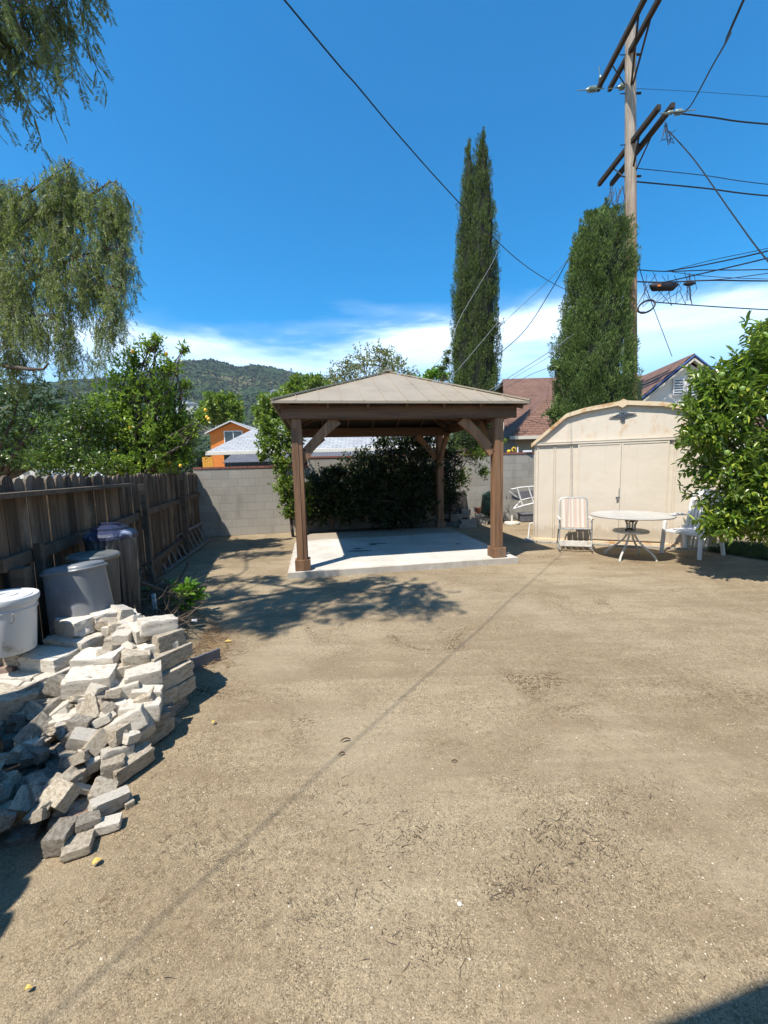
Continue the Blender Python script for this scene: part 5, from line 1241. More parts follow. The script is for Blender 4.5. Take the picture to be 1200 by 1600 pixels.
W_([Yp(1045, 205, 11.6), Yp(1085, 250, 10.6), Yp(1145, 335, 9.2), Yp(1200, 408, 8.0), Yp(1290, 500, 6.6)], .013, 'dark service drop falling from the lower crossarm to the right edge')
W_([P1, Yp(1110, 183, 11.7), Yp(1200, 194, 11.9), Yp(1500, 215, 12.5)], .018, 'thick line leaving the lower crossarm level to the right')
W_([Yp(995, 263, PY), Yp(1100, 274, PY), Yp(1200, 288, PY), Yp(1500, 318, PY)], .010, 'thin upper one of the two parallel lines right of the pole')
W_([Yp(995, 284, PY), Yp(1100, 294, PY), Yp(1200, 306, PY), Yp(1500, 330, PY)], .018, 'heavier lower one of the two parallel lines right of the pole')
W_([Yp(992, 138, PY), Yp(1100, 144, PY), Yp(1200, 151, PY), Yp(1500, 170, PY)], .005, 'very faint wire right of the upper crossarms')
W_([Yp(990, 421, PY), Yp(1040, 424, PY), Yp(1110, 422, PY), Yp(1200, 421, PY), Yp(1500, 412, PY)], .014, 'upper level communication cable right of the juniper')
W_([Yp(990, 440, PY), Yp(1040, 441, PY), Yp(1110, 438, PY), Yp(1200, 439, PY), Yp(1500, 440, PY)], .019, 'thick lower communication cable carrying the splice box')
W_([Yp(1040, 424, PY), Yp(1100, 414, 11.5), Yp(1200, 392, 9.5), Yp(1300, 360, 8)], .016, 'cable fanning up to the right from the splice, steepest one')
W_([Yp(1045, 424, PY), Yp(1110, 407, 11.5), Yp(1200, 388, 9.8), Yp(1300, 362, 8.4)], .008, 'thin cable just above the steepest fanning cable')
W_([Yp(1030, 443, PY), Yp(1090, 429, 11.8), Yp(1200, 403, 10), Yp(1300, 372, 8.5)], .016, 'middle cable fanning up to the right from the splice box')
W_([Yp(1050, 425, PY), Yp(1110, 432, PY), Yp(1200, 436, PY), Yp(1400, 440, PY)], .008, 'slim cable between the two level communication cables')
W_([Yp(1060, 440, PY), Yp(1130, 436, 12), Yp(1200, 427, 11), Yp(1400, 400, 9)], .010, 'lowest of the cables fanning up to the right')
W_([Yp(1022, 472, PY), Yp(1100, 478, PY), Yp(1200, 484, PY), Yp(1500, 500, PY)], .016, 'lone cable under the splice box running to the right edge')
W_([Yp(994, 398, PY), Yp(1003, 432, PY), Yp(1020, 478, 13.2), Yp(1050, 557, 14.6)], .010, 'thin drop from the pole down to the vented gable roof')
W_([Yp(951, 305, PY), Yp(915, 365, 13.5), Yp(870, 425, 14.2), Yp(783, 508, 16), Yp(690, 600, 18)], .009, 'pale line descending left from the lower crossarm past the cypress', mat='wire_l')
W_([Yp(958, 300, PY), Yp(898, 388, 12.9), Yp(862, 452, 13.4), Yp(820, 516, 14.2), Yp(770, 562, 15.2)], .014, 'dark curved line sagging from the crossarm toward the cypress foot')
W_([Yp(985, 470, PY), Yp(930, 497, 12.0), Yp(865, 545, 12.0), Yp(795, 590, 12.0), Yp(762, 612, 12.0)], .010, 'upper of two pale drops crossing in front of the juniper', mat='wire_l')
W_([Yp(985, 480, PY), Yp(862, 555, 12.2), Yp(800, 592, 12.2), Yp(770, 612, 12.2)], .007, 'lower of two pale drops crossing in front of the juniper', mat='wire_l')
W_([Yp(868, 571, 12), Yp(830, 585, 12.6), Yp(790, 606, 13.5)], .008, 'short drop from the juniper sprig to the brown roof', mat='wire_l')
W_([Yp(778, 392, 12.9), Yp(764, 420, 12.8), Yp(720, 495, 12.4), Yp(700, 545, 12), Yp(672, 578, 11.6)], .008, 'pale cable crossing the cypress from upper right to lower left', mat='wire_l')
W_([Yp(781, 500, 12.9), Yp(735, 555, 12.6), Yp(700, 595, 12.2), Yp(690, 606, 12.0)], .009, 'second pale cable across the lower part of the cypress', mat='wire_l')
t = thing('splice_box', 'black cable splice box with orange label hanging on the thick cable', 'splice box', Yp(1037, 448, PY))
MB().tube([(-.42, 0, .05), (-.30, 0, .0), (.28, 0, .0), (.42, 0, .05)], [.04, .12, .12, .04], 10).build('body', M['wire'], t, smooth=True)
MB().box((-.22, -.121, -.01), (.10, .01, .05)).build('label', M['orange'], t)
b = MB(); b.tube([(.62, 0, .06), (.78, 0, .06), (.95, 0, .08)], [.04, .07, .03], 8); b.build('small_closure', M['wire'], t, smooth=True)
rs_ = random.Random(4); b = MB()
for k in range(11):
    x = rs_.uniform(-.7, .8); b.tube([(x, 0, .12), (x+rs_.uniform(-.2, .2), -.05, -.15), (x+rs_.uniform(-.3, .3), 0, -.38-rs_.random()*.2), (x+rs_.uniform(-.3, .5), 0, -.1), (x+.1, 0, .3+rs_.random()*.15)], .009, 4)
b.build('loose_leads', M['wire'], t)
t = Yp(1010, 479, PY-.1); tag(MB().tube([(t.x+.25*math.cos(a), t.y+.06*math.sin(a), t.z+.20*math.sin(a+.5)) for a in [2*math.pi*i/28 for i in range(57)]], .028, 6).build('cable_coil', M['wire'], smooth=True), 'round coil of spare black cable hanging under the splice box', 'cable coil')

# ------------------------------------------------------------ houses beyond the walls
def roof_plane(name, corners, mat, parent, thick=.09):
    """quad or triangle roof plane with UV metres along and up the slope; corners eave first"""
    c = [Vector(p) for p in corners]; o = c[0]; e = (c[1]-c[0]).normalized(); nn = e.cross(c[-1]-c[0]).normalized(); s = nn.cross(e)
    if nn.z < 0: nn = -nn
    m = len(c); vs = c+[p-nn*thick for p in c]
    fs = [tuple(range(m)), tuple(range(2*m-1, m-1, -1))]+[(i, i+m, (i+1) % m+m, (i+1) % m) for i in range(m)]
    me = bpy.data.meshes.new(name); me.from_pydata([tuple(v) for v in vs], [], fs); uv = me.uv_layers.new(name='UVMap')
    for l in me.loops:
        p = Vector(me.vertices[l.vertex_index].co)-o; uv.data[l.index].uv = (p.dot(e), p.dot(s) if p.dot(s) > -9 else 0)
    bm = bmesh.new(); bm.from_mesh(me); bmesh.ops.recalc_face_normals(bm, faces=bm.faces); bm.to_mesh(me); bm.free()
    me.materials.append(M[mat]); ob = bpy.data.objects.new(name, me); COL.objects.link(ob); ob.parent = parent; return ob
def window(parent, c, w_, h_, frame='trim_w', depth=.05, mull=1):
    b = MB(); x, y, z = c; f = .08
    b.box((x-w_/2, y, z), (f, depth, h_+f)); b.box((x+w_/2, y, z), (f, depth, h_+f)); b.box((x, y, z+h_/2), (w_-f, depth, f)); b.box((x, y, z-h_/2), (w_-f, depth, f))
    for k in range(1, mull+1): b.box((x-w_/2+w_*k/(mull+1), y, z), (f*.8, depth, h_-f))
    o = b.build('window', M[frame], parent); MB().box((x, y+.01, z), (w_-f, .02, h_-f)).build('pane', M['glass'], o); return o
# pale shingled house straight behind the wall
def hip_house():
    y0, y1 = 14.6, 19.0; xl = Yp(322, 704, y0).x; xr = 4.2; ze = Yp(330, 706, y0).z; zr = 3.42; rx0, rx1 = Yp(405, 678, 16.8).x, 2.2; ym = (y0+y1)/2; dz = .10
    t = thing('neighbour_house', 'low blue-grey house with pale grey hipped shingle roof behind the block wall', 'house', (0, y0, 0)); q = lambda *p: tuple(Vector(p)-Vector((0, y0, 0)))
    MB().box(((xl+xr)/2, 2.2, ze/2-.05), (xr-xl-.9, y1-y0-.9, ze)).build('walls', M['slate'], t)
    roof_plane('roof', [q(xl, y0, ze), q(xr, y0, ze), q(rx1, ym, zr), q(rx0, ym, zr)], 'sh_grey', t)
    roof_plane('roof', [q(xr, y1, ze), q(xl, y1, ze), q(rx0, ym, zr), q(rx1, ym, zr)], 'sh_grey', t)
    roof_plane('roof', [q(xl, y1, ze), q(xl, y0, ze), q(rx0, ym, zr)], 'sh_grey', t); roof_plane('roof', [q(xr, y0, ze), q(xr, y1, ze), q(rx1, ym, zr)], 'sh_grey', t)
    MB().box(((xl+xr)/2, -.05, ze-.06), (xr-xl, .10, .13), bev=.01).build('gutter', M['stucco_w'], t)
    # corrugated patio awning
    za, zb = Yp(400, 710, 14.3).z, Yp(400, 722, 13.4).z; xa, xb = Yp(358, 715, 14).x, Yp(600, 715, 14).x; b = MB(); n = int((xb-xa)/.05)
    vs = []; fs = []
    for i in range(n+1):
        x = xa+i*.05; r = .022 if i % 2 else 0
        vs += [(x, -.42, za+r), (x, -1.25, zb+r)]
    for i in range(n): fs.append((2*i, 2*i+1, 2*i+3, 2*i+2))
    b.add(vs, fs); o = b.build('awning', M['awning'], t); s = o.modifiers.new('th', 'SOLIDIFY'); s.thickness = .02
    MB().box(((xa+xb)/2, -.40, za-.08), (xb-xa, .04, .12)).build('awning_ledger', M['slate'], t)
    window(t, (-2.4, .42, 1.55), 1.4, .8)
hip_house()
def orange_house():
    Y = 40; c = Yp(362, 657, Y); hw = (395-362+4)/F_PX*Y; t = thing('orange_house', 'bright orange gabled house with white rake trim and a white window, left of the gazebo', 'house', (c.x, Y, 0)); ze = c.z-hw*.42
    b = MB(); b.prism([(-hw+.15, 0), (hw-.15, 0), (hw-.15, ze-.1), (0, c.z-.22), (-hw+.15, ze-.1)], 0, 9); b.build('walls', M['orange'], t)
    for s in (-1, 1):
        roof_plane('roof', [(s*(hw+.2), -.35, ze-.12), (s*(hw+.2), 9.3, ze-.12), (0, 9.3, c.z), (0, -.35, c.z)], 'sh_grey', t)
        MB().bar((0, -.37, c.z-.12), (s*(hw+.22), -.37, ze-.26), .05, .22, up=(0, 1, 0)).build('rake_board', M['trim_w'], t)
    p = Yp(365, 683, Y); window(t, (p.x-c.x, -.03, p.z), 1.75, 1.15, mull=1)
orange_house()
p = Yp(324, 718, 13.3); t = thing('board_screen', 'amber painted board screen peeking over the block wall at its left end', 'screen', (p.x, 13.3, 0))
b = MB()
for i in range(4): b.box((-.12+i*.085, 0, 1.0), (.08, .03, 2.2+.02*(i % 2)))
b.build('boards', M['orange_l'], t)
def brown_house():
    Y = 16.5; t = thing('brown_roof_house', 'cream house with red-brown hip roof between the gazebo and the juniper', 'house', (8, Y, 0)); q = lambda x, y, z: (x-8, y-Y, z)
    e = Yp(793, 684, Y); xl = e.x-.12; ze = e.z; r0 = Yp(786, 592, 21.5); zr = r0.z
    MB().box((q(10.3, 21.5, 0)[0], 5.2, ze/2), (11.2, 9.2, ze+.1)).build('walls', M['stucco'], t)
    roof_plane('roof', [q(xl, Y, ze), q(16, Y, ze), q(16, 21.5, zr), q(r0.x, 21.5, zr)], 'sh_brown', t)
    roof_plane('roof', [q(16, 26.5, ze), q(xl, 26.5, ze), q(r0.x, 21.5, zr), q(16, 21.5, zr)], 'sh_brown', t)
    MB().prism([(Y-Y+.4, ze-.2), (9.6, ze-.2), (5, zr-.25)], xl-8+.35, xl-8+.5, Matrix(((0, 1, 0, 0), (1, 0, 0, 0), (0, 0, 1, 0), (0, 0, 0, 1)))).build('gable_wall', M['stucco'], t)
    # front wing whose hip makes the slanting line in the roof
    w0, w1 = Yp(796, 680, 14.9), Yp(900, 650, 14.9); a = Yp(866, 603, 17.6); xl2 = w0.x; xr2 = xl2+5.2; zw = w0.z-.05; xm = a.x+.15; zt = a.z
    MB().box((q((xl2+xr2)/2, 16, 0)[0], 15.3+1.4-Y, zw/2), (xr2-xl2-.7, 2.6, zw)).build('wing_wall', M['stucco'], t)
    roof_plane('wing_roof', [q(xl2, 19.5, zw), q(xl2, 14.9, zw), q(xm, 17.4, zt), q(xm, 20.5, zt)], 'sh_brown', t)
    roof_plane('wing_roof', [q(xl2, 14.9, zw), q(xr2, 14.9, zw), q(xm, 17.4, zt)], 'sh_brown', t); roof_plane('wing_roof', [q(xr2, 14.9, zw), q(xr2, 19.5, zw), q(xm, 20.5, zt), q(xm, 17.4, zt)], 'sh_brown', t)
    MB().box((q((xl2+xr2)/2, 0, 0)[0], 14.86-Y, zw-.05), (xr2-xl2, .08, .12)).build('gutter', M['stucco_w'], t)
    MB().tube([q(5.75, 16.0, zw), q(5.75, 16.0, zw+1.0)], .04, 8).build('vent_pipe', M['sh_brown2'], t)
brown_house()
def vent_house():
    ap_ = Yp(1085, 553, 14.0); bk_ = Yp(1002, 580, 17.5); el = Yp(1012, 632, 14.0)
    d = Vector((bk_.x-ap_.x, 3.5, 0)).normalized(); ang = math.atan2(d.y, d.x)-math.pi/2
    t = thing('gabled_house', 'pale stucco house gable with twin louvre vents and blue rake trim behind the shed', 'house', (ap_.x, 14.0, 0), ang)
    hw = 1.85; za = ap_.z; ze = el.z; L = 7
    b = MB(); b.prism([(-hw, 0), (hw, 0), (hw, ze+.12), (0, za-.30), (-hw, ze+.12)], .16, L); b.build('walls', M['stucco_w'], t)
    for s in (-1, 1):
        roof_plane('roof', [(s*(hw+.3), 0, ze-.16), (s*(hw+.3), L+.3, ze-.16), (0, L+.3, za+.02), (0, 0, za+.02)], 'sh_brown2', t, .10)
        MB().bar((0, -.02, za-.045), (s*(hw+.3), -.02, ze-.225), .03, .06, up=(0, 1, 0)).build('rake_trim', M['trim_blue'], t)
        MB().bar((0, .04, za-.17), (s*(hw+.26), .04, ze-.34), .06, .15, up=(0, 1, 0)).build('rake_board', M['stucco'], t)
    for px, arch in ((1059, False), (1079, True)):
        p = Yp(px, 605, 14.2); lx = (p-Vector((ap_.x, 14.0, 0))); lx = Matrix.Rotation(-ang, 3, 'Z') @ lx; b = MB()
        b.box((lx.x, .135, lx.z), (.34, .06, .56))
        if arch: b.prism([(lx.x-.17, lx.z+.28), (lx.x+.17, lx.z+.28), (lx.x, lx.z+.46)], .105, .165)
        v = b.build('louvre_vent', M['trim_w'], t); b = MB()
        for i in range(6): b.box((lx.x, .098, lx.z-.21+i*.084), (.27, .012, .034))
        b.build('slats', M['slate'], v)
    MB().bar((-hw-.33, .0, ze-.22), (-hw-.33, L+.3, ze-.22), .05, .12).build('gutter', M['stucco'], t)
vent_house()
# rest of the neighbour roof edge just left of the vented gable
p = Yp(1004, 590, 20); t = thing('far_house', 'cream roof gable corner peeking out between the pole and the vented gable', 'house', (p.x+.6, 20, 0))
MB().prism([(-1.2, 0), (2, 0), (2, p.z-1.2), (.0, p.z+.1), (-1.2, p.z-.6)], 0, 4).build('walls', M['stucco'], t)
roof_plane('roof', [(-1.5, -.2, p.z-.72), (-1.5, 4.2, p.z-.72), (0, 4.2, p.z+.25), (0, -.2, p.z+.25)], 'sh_brown2', t); roof_plane('roof', [(2.3, -.2, p.z-1.2), (2.3, 4.2, p.z-1.2), (0, 4.2, p.z+.25), (0, -.2, p.z+.25)], 'sh_brown2', t)
# canopy beyond the left fence
p = Yp(18, 738, 13); t = thing('carport_canopy', 'white fabric canopy with green skirt far left beyond the fence', 'canopy', (p.x, 13, 0))
b = MB(); b.prism([(-1.6, 1.55), (1.2, 1.55), (.7, 1.95), (-1.1, 2.0)], 0, 2.6); b.build('canopy_top', M['trim_w'], t)
MB().box((-.2, -.02, 1.42), (2.8, .04, .25)).build('skirt', M['green_vinyl'], t)
for s in (-1, 1): MB().tube([(s*1.2-.2, .05, 0), (s*1.2-.2, .05, 1.5)], .03, 8).build('leg', M['alum'], t)

# distant houses on the slope
deps = bpy.context.evaluated_depsgraph_get()
rs_ = random.Random(12)
spots = [(432, 617, 360, 9, 'white', 'large white villa high on the brown slope'), (418, 620, 350, 5, 'c', 'small cream house left of the large white villa'), (446, 626, 330, 5, 'c', 'pale house right below the large white villa'), (448, 608, 400, 4, 'white', 'tiny white house above the villa near the ridge'),
 (212, 634, 300, 7, 'c', 'pale hillside house seen through the lemon tree, farthest left'), (236, 628, 300, 7, 'white', 'white hillside house behind the lemon tree crown'), (262, 622, 310, 8, 'c', 'hillside house with wide grey roof above the lemon tree'), (285, 630, 290, 8, 'white', 'white hillside house between lemon tree and round tree'),
 (302, 638, 270, 8, 'c', 'cream hillside house low beside the round green tree'), (314, 645, 260, 7, 'white', 'low white house half hidden by the round green tree'), (245, 645, 260, 8, 'c', 'low tan house behind the lemon tree branches'), (272, 612, 330, 6, 'c', 'small house above the others on the left slope'), (90, 690, 220, 8, 'white', 'white house far off behind the shrubs at the left'), (128, 655, 280, 7, 'c', 'pale house far off under the weeping branches')]
M['far_roof'] = mat_simple('far_grey_roofs', (.30, .31, .36), (.24, .25, .29), .3)
for px, py, d, wd, k, lab in spots:
    p = Yp(px, py, d); t = thing('hillside_house', lab, 'house', (p.x, p.y, p.z-4), R(rs_.uniform(-25, 25)), 'houses scattered on the hillside')
    h = wd*.42; MB().box((0, 0, h/2), (wd, wd*.7, h+6)).build('walls', M['trim_w' if k == 'white' else 'stucco'], t)
    MB().prism([(-wd*.56, h+3), (wd*.56, h+3), (0, h+3+wd*.17)], -wd*.42, wd*.42).build('roof', M['far_roof'], t)
    for sx_ in (-.25, .25): MB().box((wd*sx_, -wd*.35-.03, h+1.4), (wd*.16, .1, 1.3)).build('window', M['glass'], t)
# lattice tower on the ridge
p = Yp(456, 600, 900); b = MB(); t = thing('lattice_tower', 'tiny steel transmission tower on the ridge left of the gazebo roof', 'tower', (p.x, p.y, p.z-8)); H = 42
for sx_, sy_ in ((-1, -1), (1, -1), (1, 1), (-1, 1)): b.bar((sx_*4.5, sy_*4.5, 0), (sx_*.7, sy_*.7, H), .6, .6)
for i in range(7):
    z0 = i*H/7; z1 = z0+H/7; w0 = 4.5-3.8*z0/H; w1 = 4.5-3.8*z1/H
    for sx_ in (-1, 1): b.bar((-w0*sx_, -w0, z0), (w1*sx_, -w1, z1), .35, .35)
b.build('lattice', M['wire_l'], t); MB().bar((-6, 0, H*.86), (6, 0, H*.86), .6, .6).build('crossarm', M['wire_l'], t)

# trees in the middle distance
tree('round_tree', 'rounded dark green tree beyond the wall above the orange house', 'tree', (Yp(345, 632, 48).x, 48), [blob(345, 632, 48, 28, 22), blob(330, 648, 48, 22, 18), blob(360, 650, 48, 22, 18)], 'lf_mid', .42, .26, tips=700, k=9, seed=71, trunk=.3, lo=.55, twig=.5, nl=3)
tree('bright_tree', 'bright yellow-green tree right of the orange house behind the leafy shrub', 'tree', (Yp(410, 660, 30).x, 30), [blob(418, 648, 30, 24, 22), blob(430, 632, 30, 26, 18), blob(425, 668, 30, 24, 18), blob(440, 685, 29, 34, 20)], 'lf_mid', .28, .16, tips=800, k=9, seed=72, trunk=.2, lo=.45, twig=.35, nl=3)
tree('slope_tree', 'olive tree on the near slope beneath the ridge, left of the gazebo peak', 'tree', (Yp(475, 610, 60).x, 60), [blob(470, 606, 60, 22, 14), blob(492, 600, 60, 22, 14), blob(450, 622, 60, 26, 16), blob(510, 612, 60, 26, 16)], 'lf_mid', .5, .3, tips=650, k=9, seed=73, trunk=.3, lo=.5, twig=.5, nl=3)
tree('upright_tree', 'slim green tree poking up just left of the gazebo roof slope', 'tree', (Yp(462, 600, 40).x, 40), [blob(462, 598, 40, 9, 14), blob(455, 612, 40, 14, 14), blob(470, 612, 40, 12, 10)], 'lf_mid', .34, .2, tips=260, k=8, seed=76, trunk=.2, lo=.4, twig=.35, nl=3)
tree('airy_tree', 'airy pale green tree showing above the gazebo roof peak', 'tree', (Yp(580, 600, 26).x, 26), [blob(580, 562, 26, 38, 22), blob(545, 575, 26, 26, 18), blob(615, 568, 26, 30, 18), blob(600, 548, 26, 20, 10), blob(525, 590, 26, 24, 14), blob(638, 585, 26, 16, 16), blob(580, 595, 26, 60, 16)], 'lf_yel', .17, .08, tips=750, k=7, seed=74, trunk=.2, lo=.3, twig=.4, nl=5)
tree('small_bright_tree', 'small bright green leafy top between the gazebo roof and the cypress', 'tree', (Yp(678, 590, 18).x, 18), [blob(678, 582, 18, 16, 10), blob(668, 590, 18, 14, 8), blob(692, 588, 18, 14, 8), blob(640, 600, 18, 20, 6)], 'lf_plant', .16, .09, tips=160, k=7, seed=75, trunk=.1, lo=.3, twig=.25, nl=4)
tree('conifer_sprig', 'dark drooping conifer bough against the left edge of the cypress', 'tree', (Yp(697, 590, 15).x, 15), [blob(698, 562, 15, 9, 12), blob(700, 548, 15, 6, 6), blob(690, 574, 15, 10, 6)], 'lf_jun', .10, .03, tips=110, k=9, seed=77, trunk=.05, lo=.2, twig=.2, nl=4, droop=.6)
tree('street_tree', 'broad green treetop behind the citrus tree at the right edge', 'tree', (Yp(1195, 560, 20).x, 20), [blob(1200, 540, 20, 22, 34), blob(1210, 510, 20, 18, 20)], 'lf_dark', .18, .10, tips=400, k=8, seed=78, trunk=.2, lo=.4, twig=.3, nl=3)
# a broken belt of town trees further off (one mass)
rs = np.random.RandomState(90); P = []; O = []
for i in range(150):
    px = rs.uniform(-700, 700) if i < 120 else rs.uniform(700, 1800); d = rs.uniform(75, 260) if px < 250 else rs.uniform(70, 160); c = ray(px, 700); x = c.x/c.y*d
    hh = rs.uniform(3.5, 8)*(1 if d < 150 else 1.2); k = 55; dd = rdir(rs, k); P.append(np.array([x, d, hh*.55+max(0, d-150)*.05])+dd*np.array([hh*.6, hh*.6, hh*.5])*(.5+.5*rs.random(k))[:, None]); O.append(dd)
P = np.concatenate(P); O = np.concatenate(O); V, F = rosettes(rs, P, O, 7, 1.1, .8, 1.0, .8, six=False)
tag(raw('distant_woods', V, F, M['far_bush']), kind='stuff')
# chaparral tufts on the hillsides
from mathutils.bvhtree import BVHTree
rs = np.random.RandomState(91)
for nm, cnt_, r0, r1, a0, a1, sz in (('hills', 9000, 620, 1150, -38, 6, 3.6), ('foothills', 1500, 230, 440, -36, 6, 1.6)):
    h = bpy.data.objects[nm]; bvh = BVHTree.FromPolygons([v.co for v in h.data.vertices], [p.vertices for p in h.data.polygons]); P = []
    for i in range(cnt_):
        a = R(rs.uniform(a0, a1)); r = rs.uniform(r0, r1); q = Vector((r*math.sin(a), r*math.cos(a), 900)); hit = bvh.ray_cast(q, Vector((0, 0, -1)))[0]
        if hit and noise.noise(Vector((hit.x/60, hit.y/60, 3))) > -.28: P.append((hit.x, hit.y, hit.z+sz*.1))
    P = np.array(P); O = nrm(rdir(rs, len(P))+np.array([0, 0, .8])); V, F = rosettes(rs, P, O, 9, sz, sz*.8, 1.1, sz*.4, six=False)
    tag(raw('chaparral', V, F, M['far_bush']), kind='stuff')

# ------------------------------------------------------------ clutter behind the gazebo
def wall_y(px, off=.3):
    d = ray(px, 730); k = d.x/d.y; wp = W0; sl = WD.y/WD.x      # y = wp.y + sl*(k*y - wp.x)
    return (wp.y-sl*wp.x)/(1-sl*k)-off
def GW(px, py, z, off=.3):
    p = G(px, py, z); y = wall_y(px, off)
    return Vector((p.x*y/p.y, y, z)) if p.y > y or z > .12 else p
def block(name, label, px, py, z, d, mat, rot=(0, 0, 0), cat_='block', group=None, me=None):
    p = GW(px, py, z, .45 if me else .3)
    if me is None: o = MB().box((0, 0, 0), d, bev=.008).build(name, M[mat])
    else: o = bpy.data.objects.new(name, me); COL.objects.link(o); o.scale = d
    o.location = p; o.rotation_euler = rot; return tag(o, label, cat_, group)
grp = 'spare bricks stacked behind the gazebo'
_b = ' brick of the loose stack behind the gazebo'
SPL = ['lower left'+_b, 'lower middle'+_b, 'lower right'+_b, 'second row left'+_b, 'second row right'+_b, 'top row leftmost'+_b, 'top row second'+_b, 'top row third'+_b, 'top row rightmost'+_b,
 'bottom left brick beside the rear gazebo post', 'bottom right brick beside the rear gazebo post', 'second row left brick beside the rear gazebo post', 'second row right brick beside the rear gazebo post', 'topmost brick beside the rear gazebo post',
 'tan brick lying left of the green cloth bundle', 'tan brick lying right next to the green cloth bundle', 'tan brick under the terracotta pot', 'tan brick leaning against the green cloth bundle']
k = 0
for (px, py, z) in [(700, 820, .05), (712, 820, .05), (722, 822, .05), (706, 813, .15), (716, 812, .15), (701, 806, .25), (709, 805, .25), (717, 805, .25), (727, 806, .24), (655, 822, .05), (668, 823, .05), (660, 815, .15), (672, 815, .15), (664, 808, .24), (750, 815, .05), (756, 817, .05), (748, 803, .24), (760, 812, .1)]:
    o = block('brick', SPL[k], px, py, z, (.20, .12, .10), None, (0, 0, R(rb.uniform(-30, 30))), 'brick', grp, BM['g' if px < 745 else 't'][k % 5]); k += 1
block('concrete_block', 'big hollow-looking concrete block right of the spare bricks behind the gazebo', 731, 818, .10, (.42, .22, .20), 'stone', (0, 0, R(8)))
block('concrete_block', 'square pale block sitting on the big concrete block behind the gazebo', 728, 803, .32, (.24, .18, .16), 'stone', (0, 0, R(-6)))
p = GW(709, 800, .25, .12); t = thing('dark_panel', 'dark rusty sheet panel leaning on the block wall behind the gazebo', 'panel', (p.x, p.y, 0), WA)
b = MB(); b.box((0, 0, .50), (.72, .02, .80), (R(-12), 0, 0)); b.build('sheet', M['dark_panel'], t); b = MB()
for s in (-1, 1): b.box((s*.35, -.012, .50), (.03, .03, .82), (R(-12), 0, 0))
b.build('frame', M['dark_panel'], t)
p = GW(765, 808, .13, .35); t = thing('folded_canopy', 'dark green cloth bundle standing beside the right gazebo post', 'cover', (p.x, p.y, 0), R(5))
b = MB(); b.prism([(-.22, .25), (.25, .15), (.30, .75), (.02, .88), (-.16, .78)], -.15, .15); b.build('cloth', M['green_vinyl'], t); b = MB(); b.tube([(-.03, -.16, .2), (-.0, -.16, .86)], .012, 6); b.tube([(-.22, 0, .0), (.3, 0, .5)], .02, 6); b.build('frame', M['steel'], t)
p = GW(747, 793, .42, .45); b = MB().lathe([(.06, 0), (.085, .12), (.095, .12), (.095, .145), (.08, .145), (.07, .10)], n=20); o = b.build('flower_pot', M['terra'], smooth=True); o.location = (p.x, p.y, .30); tag(o, 'small terracotta pot on the tan bricks left of the right gazebo post', 'pot')
p = GW(768, 815, .13, .6); o = MB().bar((0, 0, 0), (.28, .05, -.30), .10, .03).build('plank', M['fence_rail']); o.location = (p.x-.1, p.y, .36); tag(o, 'short pale plank leaning under the green cloth bundle', 'plank')
def lounger():
    p = GW(812, 800, .13, .55); p.z = 0; t = thing('folded_lounger', 'white tubular frame of a folded lounger leaning by the block wall left of the shed', 'lounger frame', (p.x, p.y+.1, 0))
    def q(px, py, dy=0): v = Yp(px, py, p.y+dy); return v-Vector((p.x, p.y+.1, 0))
    b = MB(); b.tube([q(797, 765), q(812, 762), q(832, 760), q(838, 762)], .02, 8); b.tube([q(808, 762), q(817, 791)], .022, 8); b.tube([q(825, 760), q(834, 786)], .022, 8); b.tube([q(802, 795, -.1), q(818, 790), q(835, 786)], .022, 8); b.tube([q(802, 795, -.1), q(815, 781, .05), q(835, 777, .05)], .016, 8)
    b.tube([q(796, 768, .1), q(812, 780, .15)], .014, 8); b.build('tube_frame', M['trim_w'], t, smooth=True)
    b = MB(); vs = [q(799, 770, .16), q(832, 766, .16), q(836, 780, .16), q(800, 782, .16)]; b.add(vs, [(0, 1, 2, 3)]); o = b.build('sling', M['grey_crate'], t); m = o.modifiers.new('t', 'SOLIDIFY'); m.thickness = .01
lounger()
p = GW(800, 812, 0, .9); t = thing('umbrella_base', 'round pale umbrella stand base with short stem near the shed corner', 'umbrella stand', (p.x, p.y, 0))
MB().lathe([(0, 0), (.20, 0), (.21, .03), (.20, .06), (.05, .075), (.0, .075)], n=32).build('base', M['white_tube'], t, smooth=True); MB().tube([(0, 0, .07), (0, 0, .24)], .028, 12).build('stem', M['white_tube'], t, smooth=True)
p = GW(824, 806, .13, .55); t = thing('storage_crate', 'grey plastic crate on the dirt against the wall left of the shed', 'crate', (p.x, p.y, .01), R(8)); b = MB()
b.box((0, 0, .10), (.42, .30, .19), bev=.012); b.box((0, 0, .215), (.46, .34, .035), bev=.01); b.build('body', M['grey_crate'], t); b = MB()
for i in range(5): b.box((-.16+i*.08, -.156, .10), (.012, .012, .16))
b.build('ribs', M['grey_crate'], t)
a = G(825, 843); b = MB(); b.tube([a+Vector((0, 0, 0)), a+Vector((.04, .03, .33))], .014, 8); b.tube([a+Vector((.04, .03, .33)), a+Vector((.12, .05, .35))], .014, 8); tag(b.build('bent_pipe', M['trim_w'], smooth=True), 'short bent white pipe sticking up at the left shed corner', 'pipe')
